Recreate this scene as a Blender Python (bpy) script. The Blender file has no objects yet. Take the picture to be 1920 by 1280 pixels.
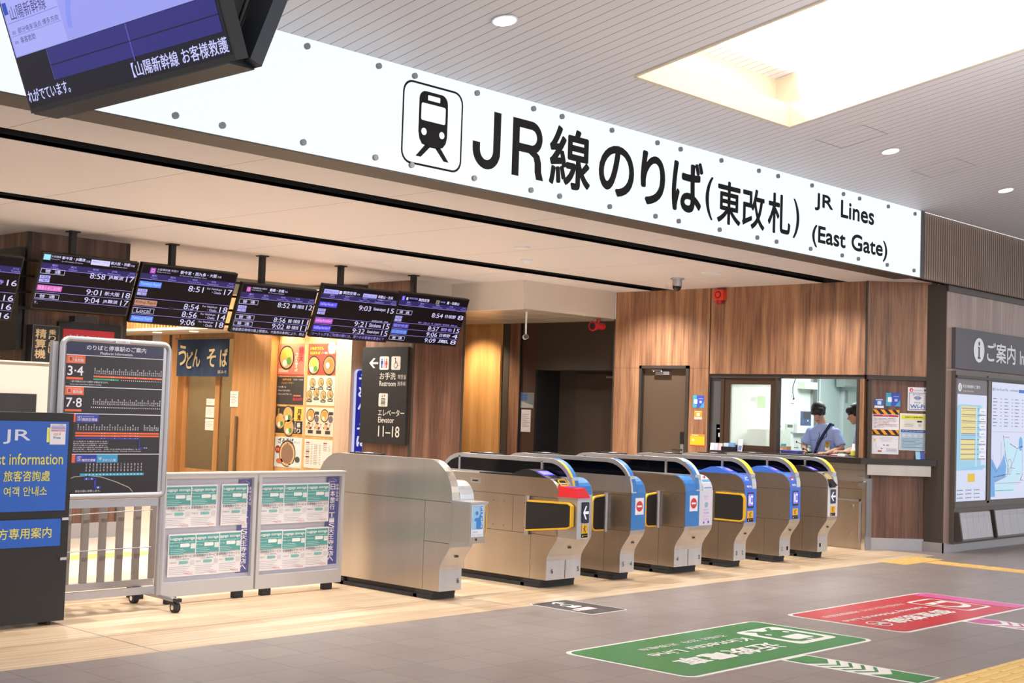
import bpy, math, random
from mathutils import Vector, Matrix
random.seed(7)
S = bpy.context.scene
C = S.collection
pi = math.pi

# ---------------------------------------------------------------- camera
F_PX, YAW, PITCH, ROLL = 2520.607, 0.815469936, 0.0506841309, 0.0329258129
cy, sy, cp, sp = math.cos(YAW), math.sin(YAW), math.cos(PITCH), math.sin(PITCH)
fwd = Vector((sy*cp, cy*cp, sp)); rgt = Vector((cy, -sy, 0)); up = rgt.cross(fwd)
r2 = math.cos(ROLL)*rgt + math.sin(ROLL)*up
u2 = -math.sin(ROLL)*rgt + math.cos(ROLL)*up
cam = bpy.data.cameras.new('camera'); camo = bpy.data.objects.new('camera', cam); C.objects.link(camo)
cam.sensor_width = 36; cam.lens = F_PX/1920*36; cam.clip_start = .05; cam.clip_end = 200
M = Matrix((r2, u2, -fwd)).transposed().to_4x4(); M.translation = Vector((0, 0, 1.5))
camo.matrix_world = M
S.camera = camo

# ---------------------------------------------------------------- world + exposure
S.view_settings.view_transform = 'Standard'; S.view_settings.look = 'None'
S.view_settings.gamma = 1; S.view_settings.use_curve_mapping = False
S.view_settings.exposure = 0.12
w = bpy.data.worlds.new('world'); S.world = w; w.use_nodes = True
w.node_tree.nodes['Background'].inputs[0].default_value = (.97, .97, 1.0, 1)
w.node_tree.nodes['Background'].inputs[1].default_value = 1.3

def lamp(name, kind, loc, power, col=(1, .9, .78), target=None, size=.1, angle=100, blend=.6, sizey=None, spread=None):
    l = bpy.data.lights.new(name, kind); l.energy = power; l.color = col
    if kind == 'AREA':
        l.size = size
        if sizey: l.shape = 'RECTANGLE'; l.size_y = sizey
        if spread: l.spread = math.radians(spread)
    else: l.shadow_soft_size = size
    if kind == 'SPOT': l.spot_size = math.radians(angle); l.spot_blend = blend
    o = bpy.data.objects.new(name, l); C.objects.link(o); o.location = loc
    if target is not None:
        d = Vector(target)-Vector(loc); o.rotation_euler = d.to_track_quat('-Z', 'Y').to_euler()
    return o
ZS = 3.164                       # height of the low ceiling over the gates
WARM = (1, .95, .885)
NEUT = (1, .95, .93)
SLOTX = [4.2+1.58*k for k in range(7)]
for yy in (8.27, 10.87):         # lamps sunk in the two black slots
    for x in SLOTX:
        lamp('slot_lamp', 'SPOT', (x, yy, ZS+.04), 235 if yy < 9 else 370, WARM, (x, yy, 0), .05, 135, .8)
for x, y in [(6.26, 6.056), (11.547, 6.06), (14.15, 6.054)]:
    lamp('downlight_lamp', 'SPOT', (x, y, 3.99), 120, NEUT, (x, y, 0), .06, 110, .7)
# light strips along the cove of the ceiling recess
lamp('cove_lamp', 'AREA', (7.72, 3.2, 4.70), 200, (1, .95, .88), (9.2, 3.2, 5.1), .08, sizey=5.6)
lamp('cove_lamp', 'AREA', (10.14, 3.2, 4.70), 200, (1, .95, .88), (8.6, 3.2, 5.1), .08, sizey=5.6)
lamp('cove_lamp', 'AREA', (8.93, 6.33, 4.32), 160, (1, .95, .88), (8.93, 5.2, 4.75), 2.2, sizey=.08)
# office ceiling lamp, shop lamps, added fill for the deep hall
lamp('office_lamp', 'AREA', (16.1, 8.9, 2.55), 55, (.93, 1, .98), (16.1, 8.9, 0), 1.6, sizey=1.0)
for y in (15.65, 14.95):
    lamp('poster_lamp', 'SPOT', (11.87, y, 2.66), 55, (1, .78, .45), (12.0, y, 1.0), .03, 120, .8)
for y in (17.3, 18.3):
    lamp('shop_lamp', 'SPOT', (11.4, y, 2.5), 22, (1, .76, .46), (11.9, y, .6), .05, 130, .8)
lamp('shop_lamp', 'SPOT', (14.0, 14.4, 2.75), 170, (1, .80, .52), (14.72, 14.4, 1.2), .05, 100, .9)
for x in (7.0, 9.2, 11.4):  # added spots without fixtures, brightening the deep interior
    lamp('hall_fill_lamp', 'SPOT', (x, 14.3, 3.1), 210, WARM, (x, 14.3, 0), .06, 140, .8)
lamp('passage_lamp', 'SPOT', (13.6, 12.7, 2.75), 90, WARM, (13.9, 12.8, 0), .06, 130, .8)
lamp('far_lamp', 'POINT', (16.6, 16.9, 2.6), 90, (1, .86, .6), size=.2)
lamp('far_lamp', 'POINT', (10.0, 17.6, 3.5), 330, (1, .88, .72), size=.3)  # added point light brightening the hall beyond the boards, not a shop lamp
lamp('shop_inside_lamp', 'POINT', (13.2, 17.6, 2.2), 60, (1, .8, .5), size=.15)

# ---------------------------------------------------------------- materials
def lin(h):
    if isinstance(h, str):
        h = [int(h[i:i+2], 16)/255 for i in (0, 2, 4)]
        return tuple(c/12.92 if c <= .04045 else ((c+.055)/1.055)**2.4 for c in h)+(1,)
    return tuple(h)+(1,)
MATS = {}
def mat(key, col='808080', rough=.6, metal=0, emis=0, spec=.5, coat=0, trans=0, alpha=1):
    if key in MATS: return MATS[key]
    m = bpy.data.materials.new(key); m.use_nodes = True; MATS[key] = m
    b = m.node_tree.nodes['Principled BSDF']
    b.inputs['Base Color'].default_value = lin(col); b.inputs['Roughness'].default_value = rough
    b.inputs['Metallic'].default_value = metal; b.inputs['Specular IOR Level'].default_value = spec
    if coat: b.inputs['Coat Weight'].default_value = coat; b.inputs['Coat Roughness'].default_value = .08
    if trans: b.inputs['Transmission Weight'].default_value = trans; b.inputs['IOR'].default_value = 1.1
    if alpha < 1: b.inputs['Alpha'].default_value = alpha
    if emis:
        b.inputs['Emission Color'].default_value = lin(col); b.inputs['Emission Strength'].default_value = emis
        if emis >= .2: b.inputs['Base Color'].default_value = (.02, .02, .02, 1)
    return m
def em(col, s=1.0): return mat('glow_%s_%g' % (col, s), col, .35, emis=s, spec=.12)
def pt(col, rough=.6): return mat('paint_%s_%g' % (col, rough), col, rough)

class NT:
    def __init__(s, m): s.t = m.node_tree; s.b = s.t.nodes['Principled BSDF']
    def n(s, typ, **kw):
        x = s.t.nodes.new(typ)
        for k, v in kw.items():
            if k.startswith('i_'): x.inputs[k[2:].replace('_', ' ')].default_value = v
            else: setattr(x, k, v)
        return x
    def l(s, a, b): s.t.links.new(a, b)
    def math(s, op, a, b=None):
        x = s.t.nodes.new('ShaderNodeMath'); x.operation = op
        for i, v in enumerate((a, b)):
            if v is None: continue
            if isinstance(v, (int, float)): x.inputs[i].default_value = v
            else: s.l(v, x.inputs[i])
        return x.outputs[0]
    def ramp(s, fac, stops):
        x = s.t.nodes.new('ShaderNodeValToRGB'); e = x.color_ramp.elements
        while len(e) < len(stops): e.new(.5)
        for k, (p, c) in zip(e, stops): k.position = p; k.color = lin(c)
        s.l(fac, x.inputs[0]); return x.outputs[0]
    def mix(s, f, a, b, mode='MIX'):
        x = s.t.nodes.new('ShaderNodeMix'); x.data_type = 'RGBA'; x.blend_type = mode
        for i, v in ((0, f), (6, a), (7, b)):
            if isinstance(v, (int, float)): x.inputs[i].default_value = v
            elif isinstance(v, (tuple, list)): x.inputs[i].default_value = v
            elif isinstance(v, str): x.inputs[i].default_value = lin(v)
            else: s.l(v, x.inputs[i])
        return x.outputs[2]
    def coords(s, scale=(1, 1, 1), loc=(0, 0, 0)):
        tc = s.n('ShaderNodeTexCoord'); mp = s.n('ShaderNodeMapping')
        mp.inputs['Scale'].default_value = scale; mp.inputs['Location'].default_value = loc
        s.l(tc.outputs['Object'], mp.inputs[0]); return mp.outputs[0]
    def xyz(s):
        tc = s.n('ShaderNodeTexCoord'); sx = s.n('ShaderNodeSeparateXYZ'); s.l(tc.outputs['Object'], sx.inputs[0]); return sx.outputs
    def noise(s, vec, scale=5, detail=3, rough=.5):
        x = s.n('ShaderNodeTexNoise'); x.inputs['Scale'].default_value = scale; x.inputs['Detail'].default_value = detail
        x.inputs['Roughness'].default_value = rough; s.l(vec, x.inputs['Vector']); return x.outputs[0]
    def line(s, c, period, width, off=0):       # 1 on thin lines every `period`
        a = s.math('ADD', c, off+1000*period); f = s.math('MODULO', a, period); return s.math('LESS_THAN', f, width)

def wood_mat(key, dark, mid, light, sc=(1, 1, .05), rough=.42, fine=26):
    m = mat(key, mid, rough); t = NT(m)
    a = t.noise(t.coords((sc[0]*7, sc[1]*7, sc[2]*7)), 1, 3, .55)
    b = t.noise(t.coords((sc[0]*fine, sc[1]*fine, sc[2]*fine)), 1.6, 5, .62)
    c1 = t.ramp(a, [(.33, dark), (.5, mid), (.66, light)])
    c2 = t.ramp(b, [(.35, dark), (.62, light)])
    t.l(t.mix(.38, c1, c2), t.b.inputs['Base Color'])
    return m
WALNUT = wood_mat('walnut_panel', '5a3d30', '8a6048', 'b58a66')
WALNUTD = wood_mat('dark_walnut_panel', '40291f', '5f4033', '84604c')
WALNUTP = wood_mat('greyed_walnut_panel', '7d675f', '94796f', 'ac958a')
OAKW = wood_mat('light_oak_panel', 'a37242', 'b68450', 'c89862', (1, 1, .04), .4, 40)
OAKP = wood_mat('pale_beech_panel', 'bb9a80', 'c9ab90', 'd6bba2', (1, 1, .04), .4, 40)

def steel_mat(key, col, rough=.3, sc=(3, 3, 120)):
    m = mat(key, col, rough, 1); t = NT(m)
    n = t.noise(t.coords(sc), 1, 4, .6)
    t.l(t.math('ADD', t.math('MULTIPLY', n, .14), rough-.07), t.b.inputs['Roughness'])
    n2 = t.noise(t.coords((5.5, 5.5, .5)), 1, 2, .5)
    t.l(t.mix(n2, tuple(c*.74 for c in lin(col)[:3])+(1,), tuple(min(1, c*1.06) for c in lin(col)[:3])+(1,)), t.b.inputs['Base Color'])
    b = t.n('ShaderNodeBump'); b.inputs['Strength'].default_value = .03; b.inputs['Distance'].default_value = .002
    t.l(n, b.inputs['Height']); t.l(b.outputs[0], t.b.inputs['Normal'])
    t.b.inputs['Anisotropic'].default_value = .65
    tg = t.n('ShaderNodeTangent', direction_type='RADIAL', axis='Z'); t.l(tg.outputs[0], t.b.inputs['Tangent'])
    return m
STEEL = steel_mat('brushed_steel', 'c9bfb4', .34)
STEELL = steel_mat('satin_steel', 'd3d3d6', .42)
CHROME = mat('chrome', 'e8e8ea', .18, 1)
ALU = mat('aluminium', 'b0aeb2', .38, .75)
ALUP = mat('grey_aluminium_paint', 'c2c0c2', .45, .15)
BLK = mat('black_paint', '141215', .45)
BLKM = mat('matt_black', '181513', .8)
DKB = mat('dark_bronze', '3a322c', .5)
DKB2 = mat('bronze_door', '564638', .5)
RUB = mat('rubber', '2b2b2d', .7)
GLASSD = mat('smoked_glass', '05070f', .06, spec=.22)
CREAM = mat('cream_paint', 'd6cdc4', .55)
CREAM2 = mat('warm_cream', 'd9cbb4', .6)
WHITEW = mat('office_white', 'e6efec', .7)
YEL = mat('yellow_edge', 'e2ae1c', .5)
RED = mat('red_plastic', 'd3202c', .35)
BLUE = mat('gate_blue', '2f79c4', .4)
BLUE2 = mat('reader_blue', '3c6fd8', .4)
PLWHITE = mat('white_plastic', 'dfe2e8', .45)
PAPER = mat('paper', 'ece9ec', .7)
CLEAR = mat('clear_acrylic', 'ffffff', .05, spec=.5, alpha=.03)
WINGLASS = mat('window_glass', 'dfece8', .25, alpha=.35)

def board_ceiling(key, col, dcol, axis, period, width, joint=None, rough=.5):
    m = mat(key, col, rough); t = NT(m); c = t.xyz()
    f = t.line(c[axis], period, width)
    base = t.mix(f, col, dcol)
    if joint:
        j = t.line(c[joint[0]], joint[1], joint[2], joint[3]); base = t.mix(j, base, joint[4])
    t.l(base, t.b.inputs['Base Color'])
    b = t.n('ShaderNodeBump', invert=True); b.inputs['Strength'].default_value = .5; b.inputs['Distance'].default_value = .004
    t.l(f, b.inputs['Height']); t.l(b.outputs[0], t.b.inputs['Normal'])
    return m
CEILUP = board_ceiling('board_ceiling', 'd6d6dc', '7c7474', 0, .107, .007)
CEILLOW = board_ceiling('fine_board_ceiling', 'dad8de', 'c2bcbc', 1, .05, .006, (0, 1.587, .006, -7.07, '6d5548'))
m = mat('grid_ceiling', 'cfc3b6', .22, 0); t = NT(m); c = t.xyz()
g1 = t.line(c[0], .6, .02); g2 = t.line(c[1], .6, .02)
t.l(t.mix(t.math('MAXIMUM', g1, g2), 'b9ab9c', 'e6ddd2'), t.b.inputs['Base Color']); GRIDC = m

# floor tiles: grey 0.325 m squares in the concourse, wood-look boards under the gates
m = mat('grey_floor_tile', '9c8f89', .42); t = NT(m); c = t.xyz()
gx = t.line(c[0], .3245, .006, -4.162); gy = t.line(c[1], .3255, .006, -6.775)
cell = t.n('ShaderNodeTexWhiteNoise', noise_dimensions='2D'); cv = t.n('ShaderNodeCombineXYZ')
t.l(t.math('FLOOR', t.math('DIVIDE', t.math('SUBTRACT', c[0], 4.162), .3245)), cv.inputs[0])
t.l(t.math('FLOOR', t.math('DIVIDE', t.math('SUBTRACT', c[1], 6.775), .3255)), cv.inputs[1])
t.l(cv.outputs[0], cell.inputs[0])
base = t.ramp(cell.outputs[0], [(0, '7f736e'), (1, '8a7e78')])
n = t.noise(t.coords((1.1, 1.1, 1)), 1, 4, .6)
base = t.mix(.35, base, t.ramp(n, [(.35, '827672'), (.65, '948883')]))
gm = t.math('MAXIMUM', gx, gy)
# worn joints: partly filled
wn = t.math('GREATER_THAN', t.noise(t.coords((3, 3, 1)), 1.3, 2, .5), .44)
base = t.mix(t.math('MULTIPLY', gm, t.math('ADD', t.math('MULTIPLY', wn, .45), .5)), base, '5a504c')
ex = t.line(c[0], 3.15, .012, -4.478); base = t.mix(ex, base, '7c7875')
t.l(base, t.b.inputs['Base Color']); t.l(t.math('ADD', t.math('MULTIPLY', n, .16), .3), t.b.inputs['Roughness']); TILE = m
m = mat('wood_look_floor', 'd9b98f', .38); t = NT(m); c = t.xyz()
row = t.math('FLOOR', t.math('DIVIDE', c[1], .15)); rn = t.n('ShaderNodeTexWhiteNoise', noise_dimensions='1D'); t.l(row, rn.inputs['W'])
xs = t.math('ADD', c[0], t.math('MULTIPLY', rn.outputs[0], 3))
col = t.math('FLOOR', t.math('DIVIDE', xs, .9)); cn = t.n('ShaderNodeTexWhiteNoise', noise_dimensions='2D'); cv = t.n('ShaderNodeCombineXYZ')
t.l(row, cv.inputs[0]); t.l(col, cv.inputs[1]); t.l(cv.outputs[0], cn.inputs[0])
n = t.noise(t.coords((.9, 30, 1)), 1, 5, .6)
base = t.ramp(n, [(.3, 'a88868'), (.5, 'c8ac8a'), (.7, 'dcc6a8')])
base = t.mix(.3, base, t.ramp(cn.outputs[0], [(0, 'ae9072'), (1, 'dccbb0')]))
base = t.mix(t.math('MULTIPLY', t.line(c[1], .15, .003), .4), base, '8c6b4c')
ex = t.math('MAXIMUM', t.line(c[0], 3.15, .012, -4.478), t.line(c[1], 2.3, .01, -7.63)); base = t.mix(ex, base, '7d7068')
t.l(base, t.b.inputs['Base Color']); WOODF = m

# ---------------------------------------------------------------- geometry helpers
class Fr:            # local frame: origin, u (right), v (up), n = u x v (towards the viewer)
    def __init__(s, o, u=(1, 0, 0), v=(0, 0, 1)):
        s.o = Vector(o); s.u = Vector(u).normalized(); s.v = Vector(v).normalized(); s.n = s.u.cross(s.v)
    def p(s, a, b, c=0): return s.o+a*s.u+b*s.v+c*s.n
def FX(x, y=0, z=0): return Fr((x, y, z), (0, -1, 0))         # upright plane looking to -x
def FY(y, x=0, z=0): return Fr((x, y, z), (1, 0, 0))          # upright plane looking to -y
WF = Fr((0, 0, 0), (1, 0, 0), (0, 1, 0))
TXT = {}
def glyphs(s, bold=0, res=3):
    k = (s, bold, res)
    if k not in TXT:
        cu = bpy.data.curves.new('txt', 'FONT'); cu.body = s; cu.resolution_u = res; cu.offset = bold
        o = bpy.data.objects.new('txt', cu); me = bpy.data.meshes.new_from_object(o)
        vs = [(v.co.x, v.co.y) for v in me.vertices]; fs = [tuple(p.vertices) for p in me.polygons]
        bpy.data.objects.remove(o); bpy.data.curves.remove(cu); bpy.data.meshes.remove(me)
        x0 = min(v[0] for v in vs); x1 = max(v[0] for v in vs); y0 = min(v[1] for v in vs); y1 = max(v[1] for v in vs)
        TXT[k] = ([((x-x0)/(x1-x0 or 1), (y-y0)/(y1-y0 or 1)) for x, y in vs], fs, (x1-x0)/(y1-y0 or 1))
    return TXT[k]
def arc(cx, cy_, r, a0, a1, n=8, ry=None):
    ry = ry or r
    return [(cx+r*math.cos(math.radians(a0+(a1-a0)*i/n)), cy_+ry*math.sin(math.radians(a0+(a1-a0)*i/n))) for i in range(n+1)]
def rr(x0, y0, x1, y1, r, n=5):
    return arc(x1-r, y1-r, r, 0, 90, n)+arc(x0+r, y1-r, r, 90, 180, n)+arc(x0+r, y0+r, r, 180, 270, n)+arc(x1-r, y0+r, r, 270, 360, n)

class MB:
    def __init__(s): s.v = []; s.f = []; s.m = []; s.s = []; s.mats = []
    def mi(s, m):
        if m not in s.mats: s.mats.append(m)
        return s.mats.index(m)
    def add(s, vs, fs, m, smooth=False):
        k = len(s.v); s.v += [tuple(v) for v in vs]; i = s.mi(m)
        for f in fs: s.f.append(tuple(k+j for j in f)); s.m.append(i); s.s.append(smooth)
        return s
    def box(s, x0, y0, z0, x1, y1, z1, m):
        return s.add([(x, y, z) for z in (z0, z1) for y in (y0, y1) for x in (x0, x1)],
                     [(0, 2, 3, 1), (4, 5, 7, 6), (0, 1, 5, 4), (2, 6, 7, 3), (0, 4, 6, 2), (1, 3, 7, 5)], m)
    def fbox(s, fr, u0, v0, u1, v1, d0, d1, m):        # box in a frame
        P = [fr.p(u, v, d) for d in (d0, d1) for v in (v0, v1) for u in (u0, u1)]
        return s.add(P, [(0, 2, 3, 1), (4, 5, 7, 6), (0, 1, 5, 4), (2, 6, 7, 3), (0, 4, 6, 2), (1, 3, 7, 5)], m)
    def prism(s, fr, pts, d0, d1, m, smooth=False, mside=None):
        n = len(pts); a = [fr.p(u, v, d0) for u, v in pts]; b = [fr.p(u, v, d1) for u, v in pts]
        s.add(a+b, [tuple(range(n))[::-1], tuple(range(n, 2*n))], m)
        return s.add(a+b, [(i, (i+1) % n, n+(i+1) % n, n+i) for i in range(n)], mside or m, smooth)
    def ring(s, fr, outer, inner, d0, d1, m):           # same-count loops
        n = len(outer); V = [fr.p(u, v, d) for d in (d0, d1) for lp in (outer, inner) for u, v in lp]; F = []
        for i in range(n):
            j = (i+1) % n
            F += [(i, n+i, n+j, j), (2*n+i, 2*n+j, 3*n+j, 3*n+i), (i, j, 2*n+j, 2*n+i), (n+i, 3*n+i, 3*n+j, n+j)]
        return s.add(V, F, m)
    def strip(s, fr, path, d0, d1, t, m, smooth=True):  # ribbon of thickness t outside an open 2D path, d0..d1 wide
        n = len(path); off = []
        for i in range(n):
            a = path[max(0, i-1)]; b = path[min(n-1, i+1)]; dx, dy = b[0]-a[0], b[1]-a[1]; L = math.hypot(dx, dy) or 1
            off.append((path[i][0]-dy/L*t, path[i][1]+dx/L*t))
        V = [fr.p(u, v, d) for d in (d0, d1) for lp in (path, off) for u, v in lp]; F = []
        for i in range(n-1):
            F += [(i, i+1, n+i+1, n+i), (2*n+i, 3*n+i, 3*n+i+1, 2*n+i+1), (n+i, n+i+1, 3*n+i+1, 3*n+i), (i, 2*n+i, 2*n+i+1, i+1)]
        F += [(0, n, 3*n, 2*n), (n-1, 3*n-1, 4*n-1, 2*n-1)]
        return s.add(V, F, m, False)
    def tube(s, path, r, m, seg=10, caps=True):
        path = [Vector(p) for p in path]; n = len(path); R = r if isinstance(r, (list, tuple)) else [r]*n; V = []
        prev = None
        for i, p in enumerate(path):
            d = (path[min(n-1, i+1)]-path[max(0, i-1)]).normalized()
            if prev is None: a = d.orthogonal().normalized()
            else: a = (prev-d*prev.dot(d)).normalized()
            prev = a; b = d.cross(a)
            V += [p+R[i]*(math.cos(2*pi*k/seg)*a+math.sin(2*pi*k/seg)*b) for k in range(seg)]
        F = [(i*seg+k, i*seg+(k+1) % seg, (i+1)*seg+(k+1) % seg, (i+1)*seg+k) for i in range(n-1) for k in range(seg)]
        s.add(V, F, m, True)
        if caps: s.add(V[:seg]+V[-seg:], [tuple(range(seg))[::-1], tuple(range(seg, 2*seg))], m)
        return s
    def cyl(s, p0, p1, r, m, seg=16, r1=None): return s.tube([p0, p1], [r, r if r1 is None else r1], m, seg)
    def loft(s, secs, m, smooth=True, caps=True):       # list of equal-count 3D loops
        n = len(secs[0]); V = [p for q in secs for p in q]
        F = [(i*n+k, i*n+(k+1) % n, (i+1)*n+(k+1) % n, (i+1)*n+k) for i in range(len(secs)-1) for k in range(n)]
        if caps: F += [tuple(range(n))[::-1], tuple(range((len(secs)-1)*n, len(secs)*n))]
        return s.add(V, F, m, smooth)
    def ball(s, c, rx, ry, rz, m, a=10, b=7, lo=-90, hi=90):
        c = Vector(c); secs = []
        for j in range(b+1):
            t_ = math.radians(lo+(hi-lo)*j/b); rr_ = math.cos(t_)
            secs.append([c+Vector((rx*rr_*math.cos(2*pi*k/a), ry*rr_*math.sin(2*pi*k/a), rz*math.sin(t_))) for k in range(a)])
        return s.loft(secs, m)
    # flat graphics on a frame, k = layer
    def rect(s, fr, u0, v0, u1, v1, m, k=1):
        d = k*.0009; return s.add([fr.p(u0, v0, d), fr.p(u1, v0, d), fr.p(u1, v1, d), fr.p(u0, v1, d)], [(0, 1, 2, 3)], m)
    def poly(s, fr, pts, m, k=1):
        d = k*.0009; return s.add([fr.p(u, v, d) for u, v in pts], [tuple(range(len(pts)))], m)
    def disc(s, fr, u, v, r, m, k=1, ry=None, n=20): return s.poly(fr, arc(u, v, r, 0, 360-360/n, n-1, ry), m, k)
    def line(s, fr, pts, wd, m, k=1):
        for a, b in zip(pts, pts[1:]):
            dx, dy = b[0]-a[0], b[1]-a[1]; L = math.hypot(dx, dy) or 1; ox, oy = -dy/L*wd/2, dx/L*wd/2
            s.poly(fr, [(a[0]-ox, a[1]-oy), (b[0]-ox, b[1]-oy), (b[0]+ox, b[1]+oy), (a[0]+ox, a[1]+oy)], m, k)
        return s
    def frame(s, fr, u0, v0, u1, v1, wd, m, k=1):
        for q in ((u0, v0, u1, v0+wd), (u0, v1-wd, u1, v1), (u0, v0, u0+wd, v1), (u1-wd, v0, u1, v1)): s.rect(fr, *q, m, k)
        return s
    def fringe(s, fr, outer, inner, m, k=1):
        n = len(outer); d = k*.0009
        return s.add([fr.p(u, v, d) for u, v in outer+inner], [(i, (i+1) % n, n+(i+1) % n, n+i) for i in range(n)], m)
    def txt(s, fr, t_, u0, v0, u1, v1, m, k=2, bold=0, res=3, sh=0):
        vs, fs, _ = glyphs(t_, 0, res); d = k*.0009
        if bold:                     # heavier strokes: the same glyphs set again, shifted by a hair
            e = bold*(v1-v0)
            for i, (a, b_) in enumerate(((1, 0), (-1, 0), (0, 1), (0, -1), (.7, .7), (-.7, .7), (.7, -.7), (-.7, -.7))):
                s.add([fr.p(u0+e+x*(u1-u0-2*e)+sh*y*(v1-v0)+a*e, v0+e+y*(v1-v0-2*e)+b_*e, d+i*.00008) for x, y in vs], fs, m)
            return s
        return s.add([fr.p(u0+x*(u1-u0)+sh*y*(v1-v0), v0+y*(v1-v0), d) for x, y in vs], fs, m)
    def vtxt(s, fr, t_, u0, v0, u1, v1, m, k=2, bold=0, gap=.12):
        h = (v1-v0)/len(t_)
        for i, ch in enumerate(t_):
            if ch != ' ': s.txt(fr, ch, u0, v1-(i+1)*h+h*gap/2, u1, v1-i*h-h*gap/2, m, k, bold)
        return s
    def build(s, name, parent=None, label=None, cat=None, kind=None, group=None, origin=None):
        me = bpy.data.meshes.new(name)
        if parent is not None: o0 = parent['_o']
        elif origin is not None: o0 = origin
        elif kind: o0 = (0, 0, 0)
        else:
            xs, ys, zs = zip(*s.v); o0 = ((min(xs)+max(xs))/2, (min(ys)+max(ys))/2, min(zs))
        me.from_pydata([(a-o0[0], b-o0[1], c_-o0[2]) for a, b, c_ in s.v], [], s.f)
        for m_ in s.mats: me.materials.append(m_)
        me.polygons.foreach_set('material_index', s.m); me.polygons.foreach_set('use_smooth', s.s); me.update()
        o = bpy.data.objects.new(name, me); C.objects.link(o)
        if parent is not None:
            o.parent = parent
            if label: o['label'] = label
        else:
            o.location = o0
            if label: o['label'] = label
            if cat: o['category'] = cat
            if kind: o['kind'] = kind
            if group: o['group'] = group
        o['_o'] = tuple(o0); return o
def thing(name, label, cat, loc, group=None):
    o = bpy.data.objects.new(name, None); C.objects.link(o); o.location = loc; o.empty_display_size = .1
    o['label'] = label; o['category'] = cat; o['_o'] = tuple(loc)
    if group: o['group'] = group
    return o
def struct(name, mb): return mb.build(name, kind='structure')

# ================================================================ the setting
struct('floor', MB().box(-6, -3, -.1, 26, 7.0, 0, TILE).box(14.6, 7.0, -.1, 26, 10.3, 0, TILE))
struct('floor', MB().box(-6, 10.3, -.1, 20, 21, 0, mat('pale_floor_tile', 'c2b3a2', .45)))
struct('floor', MB().box(-6, 7.0, -.1, 14.6, 10.3, 0, WOODF))
SL = .175
def zc(y): return 3.889+SL*(7-y)
b = MB()                                                      # sloping board ceiling with a rectangular recess
def cq(x0, y0, x1, y1): b.add([(x0, y0, zc(y0)), (x0, y1, zc(y1)), (x1, y1, zc(y1)), (x1, y0, zc(y0))], [(0, 1, 2, 3)], CEILUP)
HX0, HX1, HY0, HY1 = 7.86, 10.0, .6, 6.2
cq(-6, -1.5, HX0, 7.0); cq(HX1, -1.5, 26, 7.0); cq(HX0, HY1, HX1, 7.0); cq(HX0, -1.5, HX1, HY0)
struct('ceiling', b)
b = MB(); LIP = .2                                             # recess: lip boards, cove and raised ceiling inside
for (x0, y0, x1, y1) in ((HX0-.03, HY0, HX0, HY1), (HX1, HY0, HX1+.03, HY1)):
    b.add([(x, y, zc(y)+d-.006) for d in (0, LIP) for (x, y) in ((x0, y0), (x1, y0), (x1, y1), (x0, y1))],
          [(0, 1, 2, 3), (4, 7, 6, 5), (0, 4, 5, 1), (1, 5, 6, 2), (2, 6, 7, 3), (3, 7, 4, 0)], CREAM2)
b.add([(x, y, zc(y)+d-.006) for d in (0, LIP) for (x, y) in ((HX0, HY1), (HX1, HY1), (HX1, HY1+.03), (HX0, HY1+.03))],
      [(0, 1, 2, 3), (4, 7, 6, 5), (0, 4, 5, 1), (1, 5, 6, 2), (2, 6, 7, 3), (3, 7, 4, 0)], CREAM2)
struct('trim_1', b)
b = MB(); TOP = .62
b.add([(x, y, zc(y)+TOP) for x, y in ((7.45, -1.2), (7.45, 6.6), (10.4, 6.6), (10.4, -1.2))], [(0, 1, 2, 3)], CEILUP)
for (xa, ya, xb, yb) in ((7.45, -1.2, 7.45, 6.6), (7.45, 6.6, 10.4, 6.6), (10.4, 6.6, 10.4, -1.2)):
    b.add([(xa, ya, zc(ya)+.01), (xb, yb, zc(yb)+.01), (xb, yb, zc(yb)+TOP), (xa, ya, zc(ya)+TOP)], [(0, 1, 2, 3)], CREAM2)
struct('ceiling', b)
b = MB()                                                      # low ceiling with two black slots
SLOTS = ((8.10, 8.44), (10.70, 11.06))
for y0, y1 in ((7.0, 8.10), (8.44, 10.70), (11.06, 15.2)):
    b.box(-6, y0, ZS, 14.07 if y0 < 8 else 14.7, y1, ZS+.03, CEILLOW)
    if y0 < 8: b.box(14.07, 7.13, ZS, 15.3, y1, ZS+.03, CEILLOW)
for y0, y1 in SLOTS:
    b.box(14.455, y0-.01, ZS-.002, 14.6, y1+.01, ZS+.14, BLKM)
    b.box(-6, y0-.001, ZS+.12, 14.7, y1+.001, ZS+.14, BLKM).box(-6, y0-.004, ZS+.002, 14.7, y0, ZS+.13, BLKM).box(-6, y1, ZS+.002, 14.7, y1+.004, ZS+.13, BLKM)
struct('ceiling', b)
struct('ceiling', MB().box(12.6, 11.68, 2.792, 14.7, 14.95, 2.80, GRIDC).box(-6, 15.2, 3.7, 20, 21, 3.75, CREAM))
struct('wall_bulkhead', MB().box(12.6, 11.67, 2.80, 14.46, 11.72, ZS, CREAM).box(12.59, 11.68, 2.79, 12.62, 13.03, ZS, CREAM)
       .box(11.955, 13.0, 2.79, 12.6, 13.03, ZS, CREAM).box(-6, 15.18, ZS, 20, 15.22, 3.75, CREAM))
struct('wall_back', MB().box(-6, 20.5, 0, 20, 20.6, 3.75, CREAM2))
# pillars
def pillar(x0, x1, y0, y1, name, z1=ZS):
    b = MB().box(x0, y0, .0, x1, y1, z1, WALNUTD).box(x0-.006, y0-.006, 0, x1+.006, y1, .16, ALU)
    for x in (x0, x1-.03): b.box(x-.004, y0-.004, .16, x+.034, y0+.03, z1-.002, DKB)
    struct(name, b)
pillar(6.57, 7.73, 13.03, 14.0, 'wall_pillar_west'); pillar(11.95, 12.9, 13.03, 13.98, 'wall_pillar_east')
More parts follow.
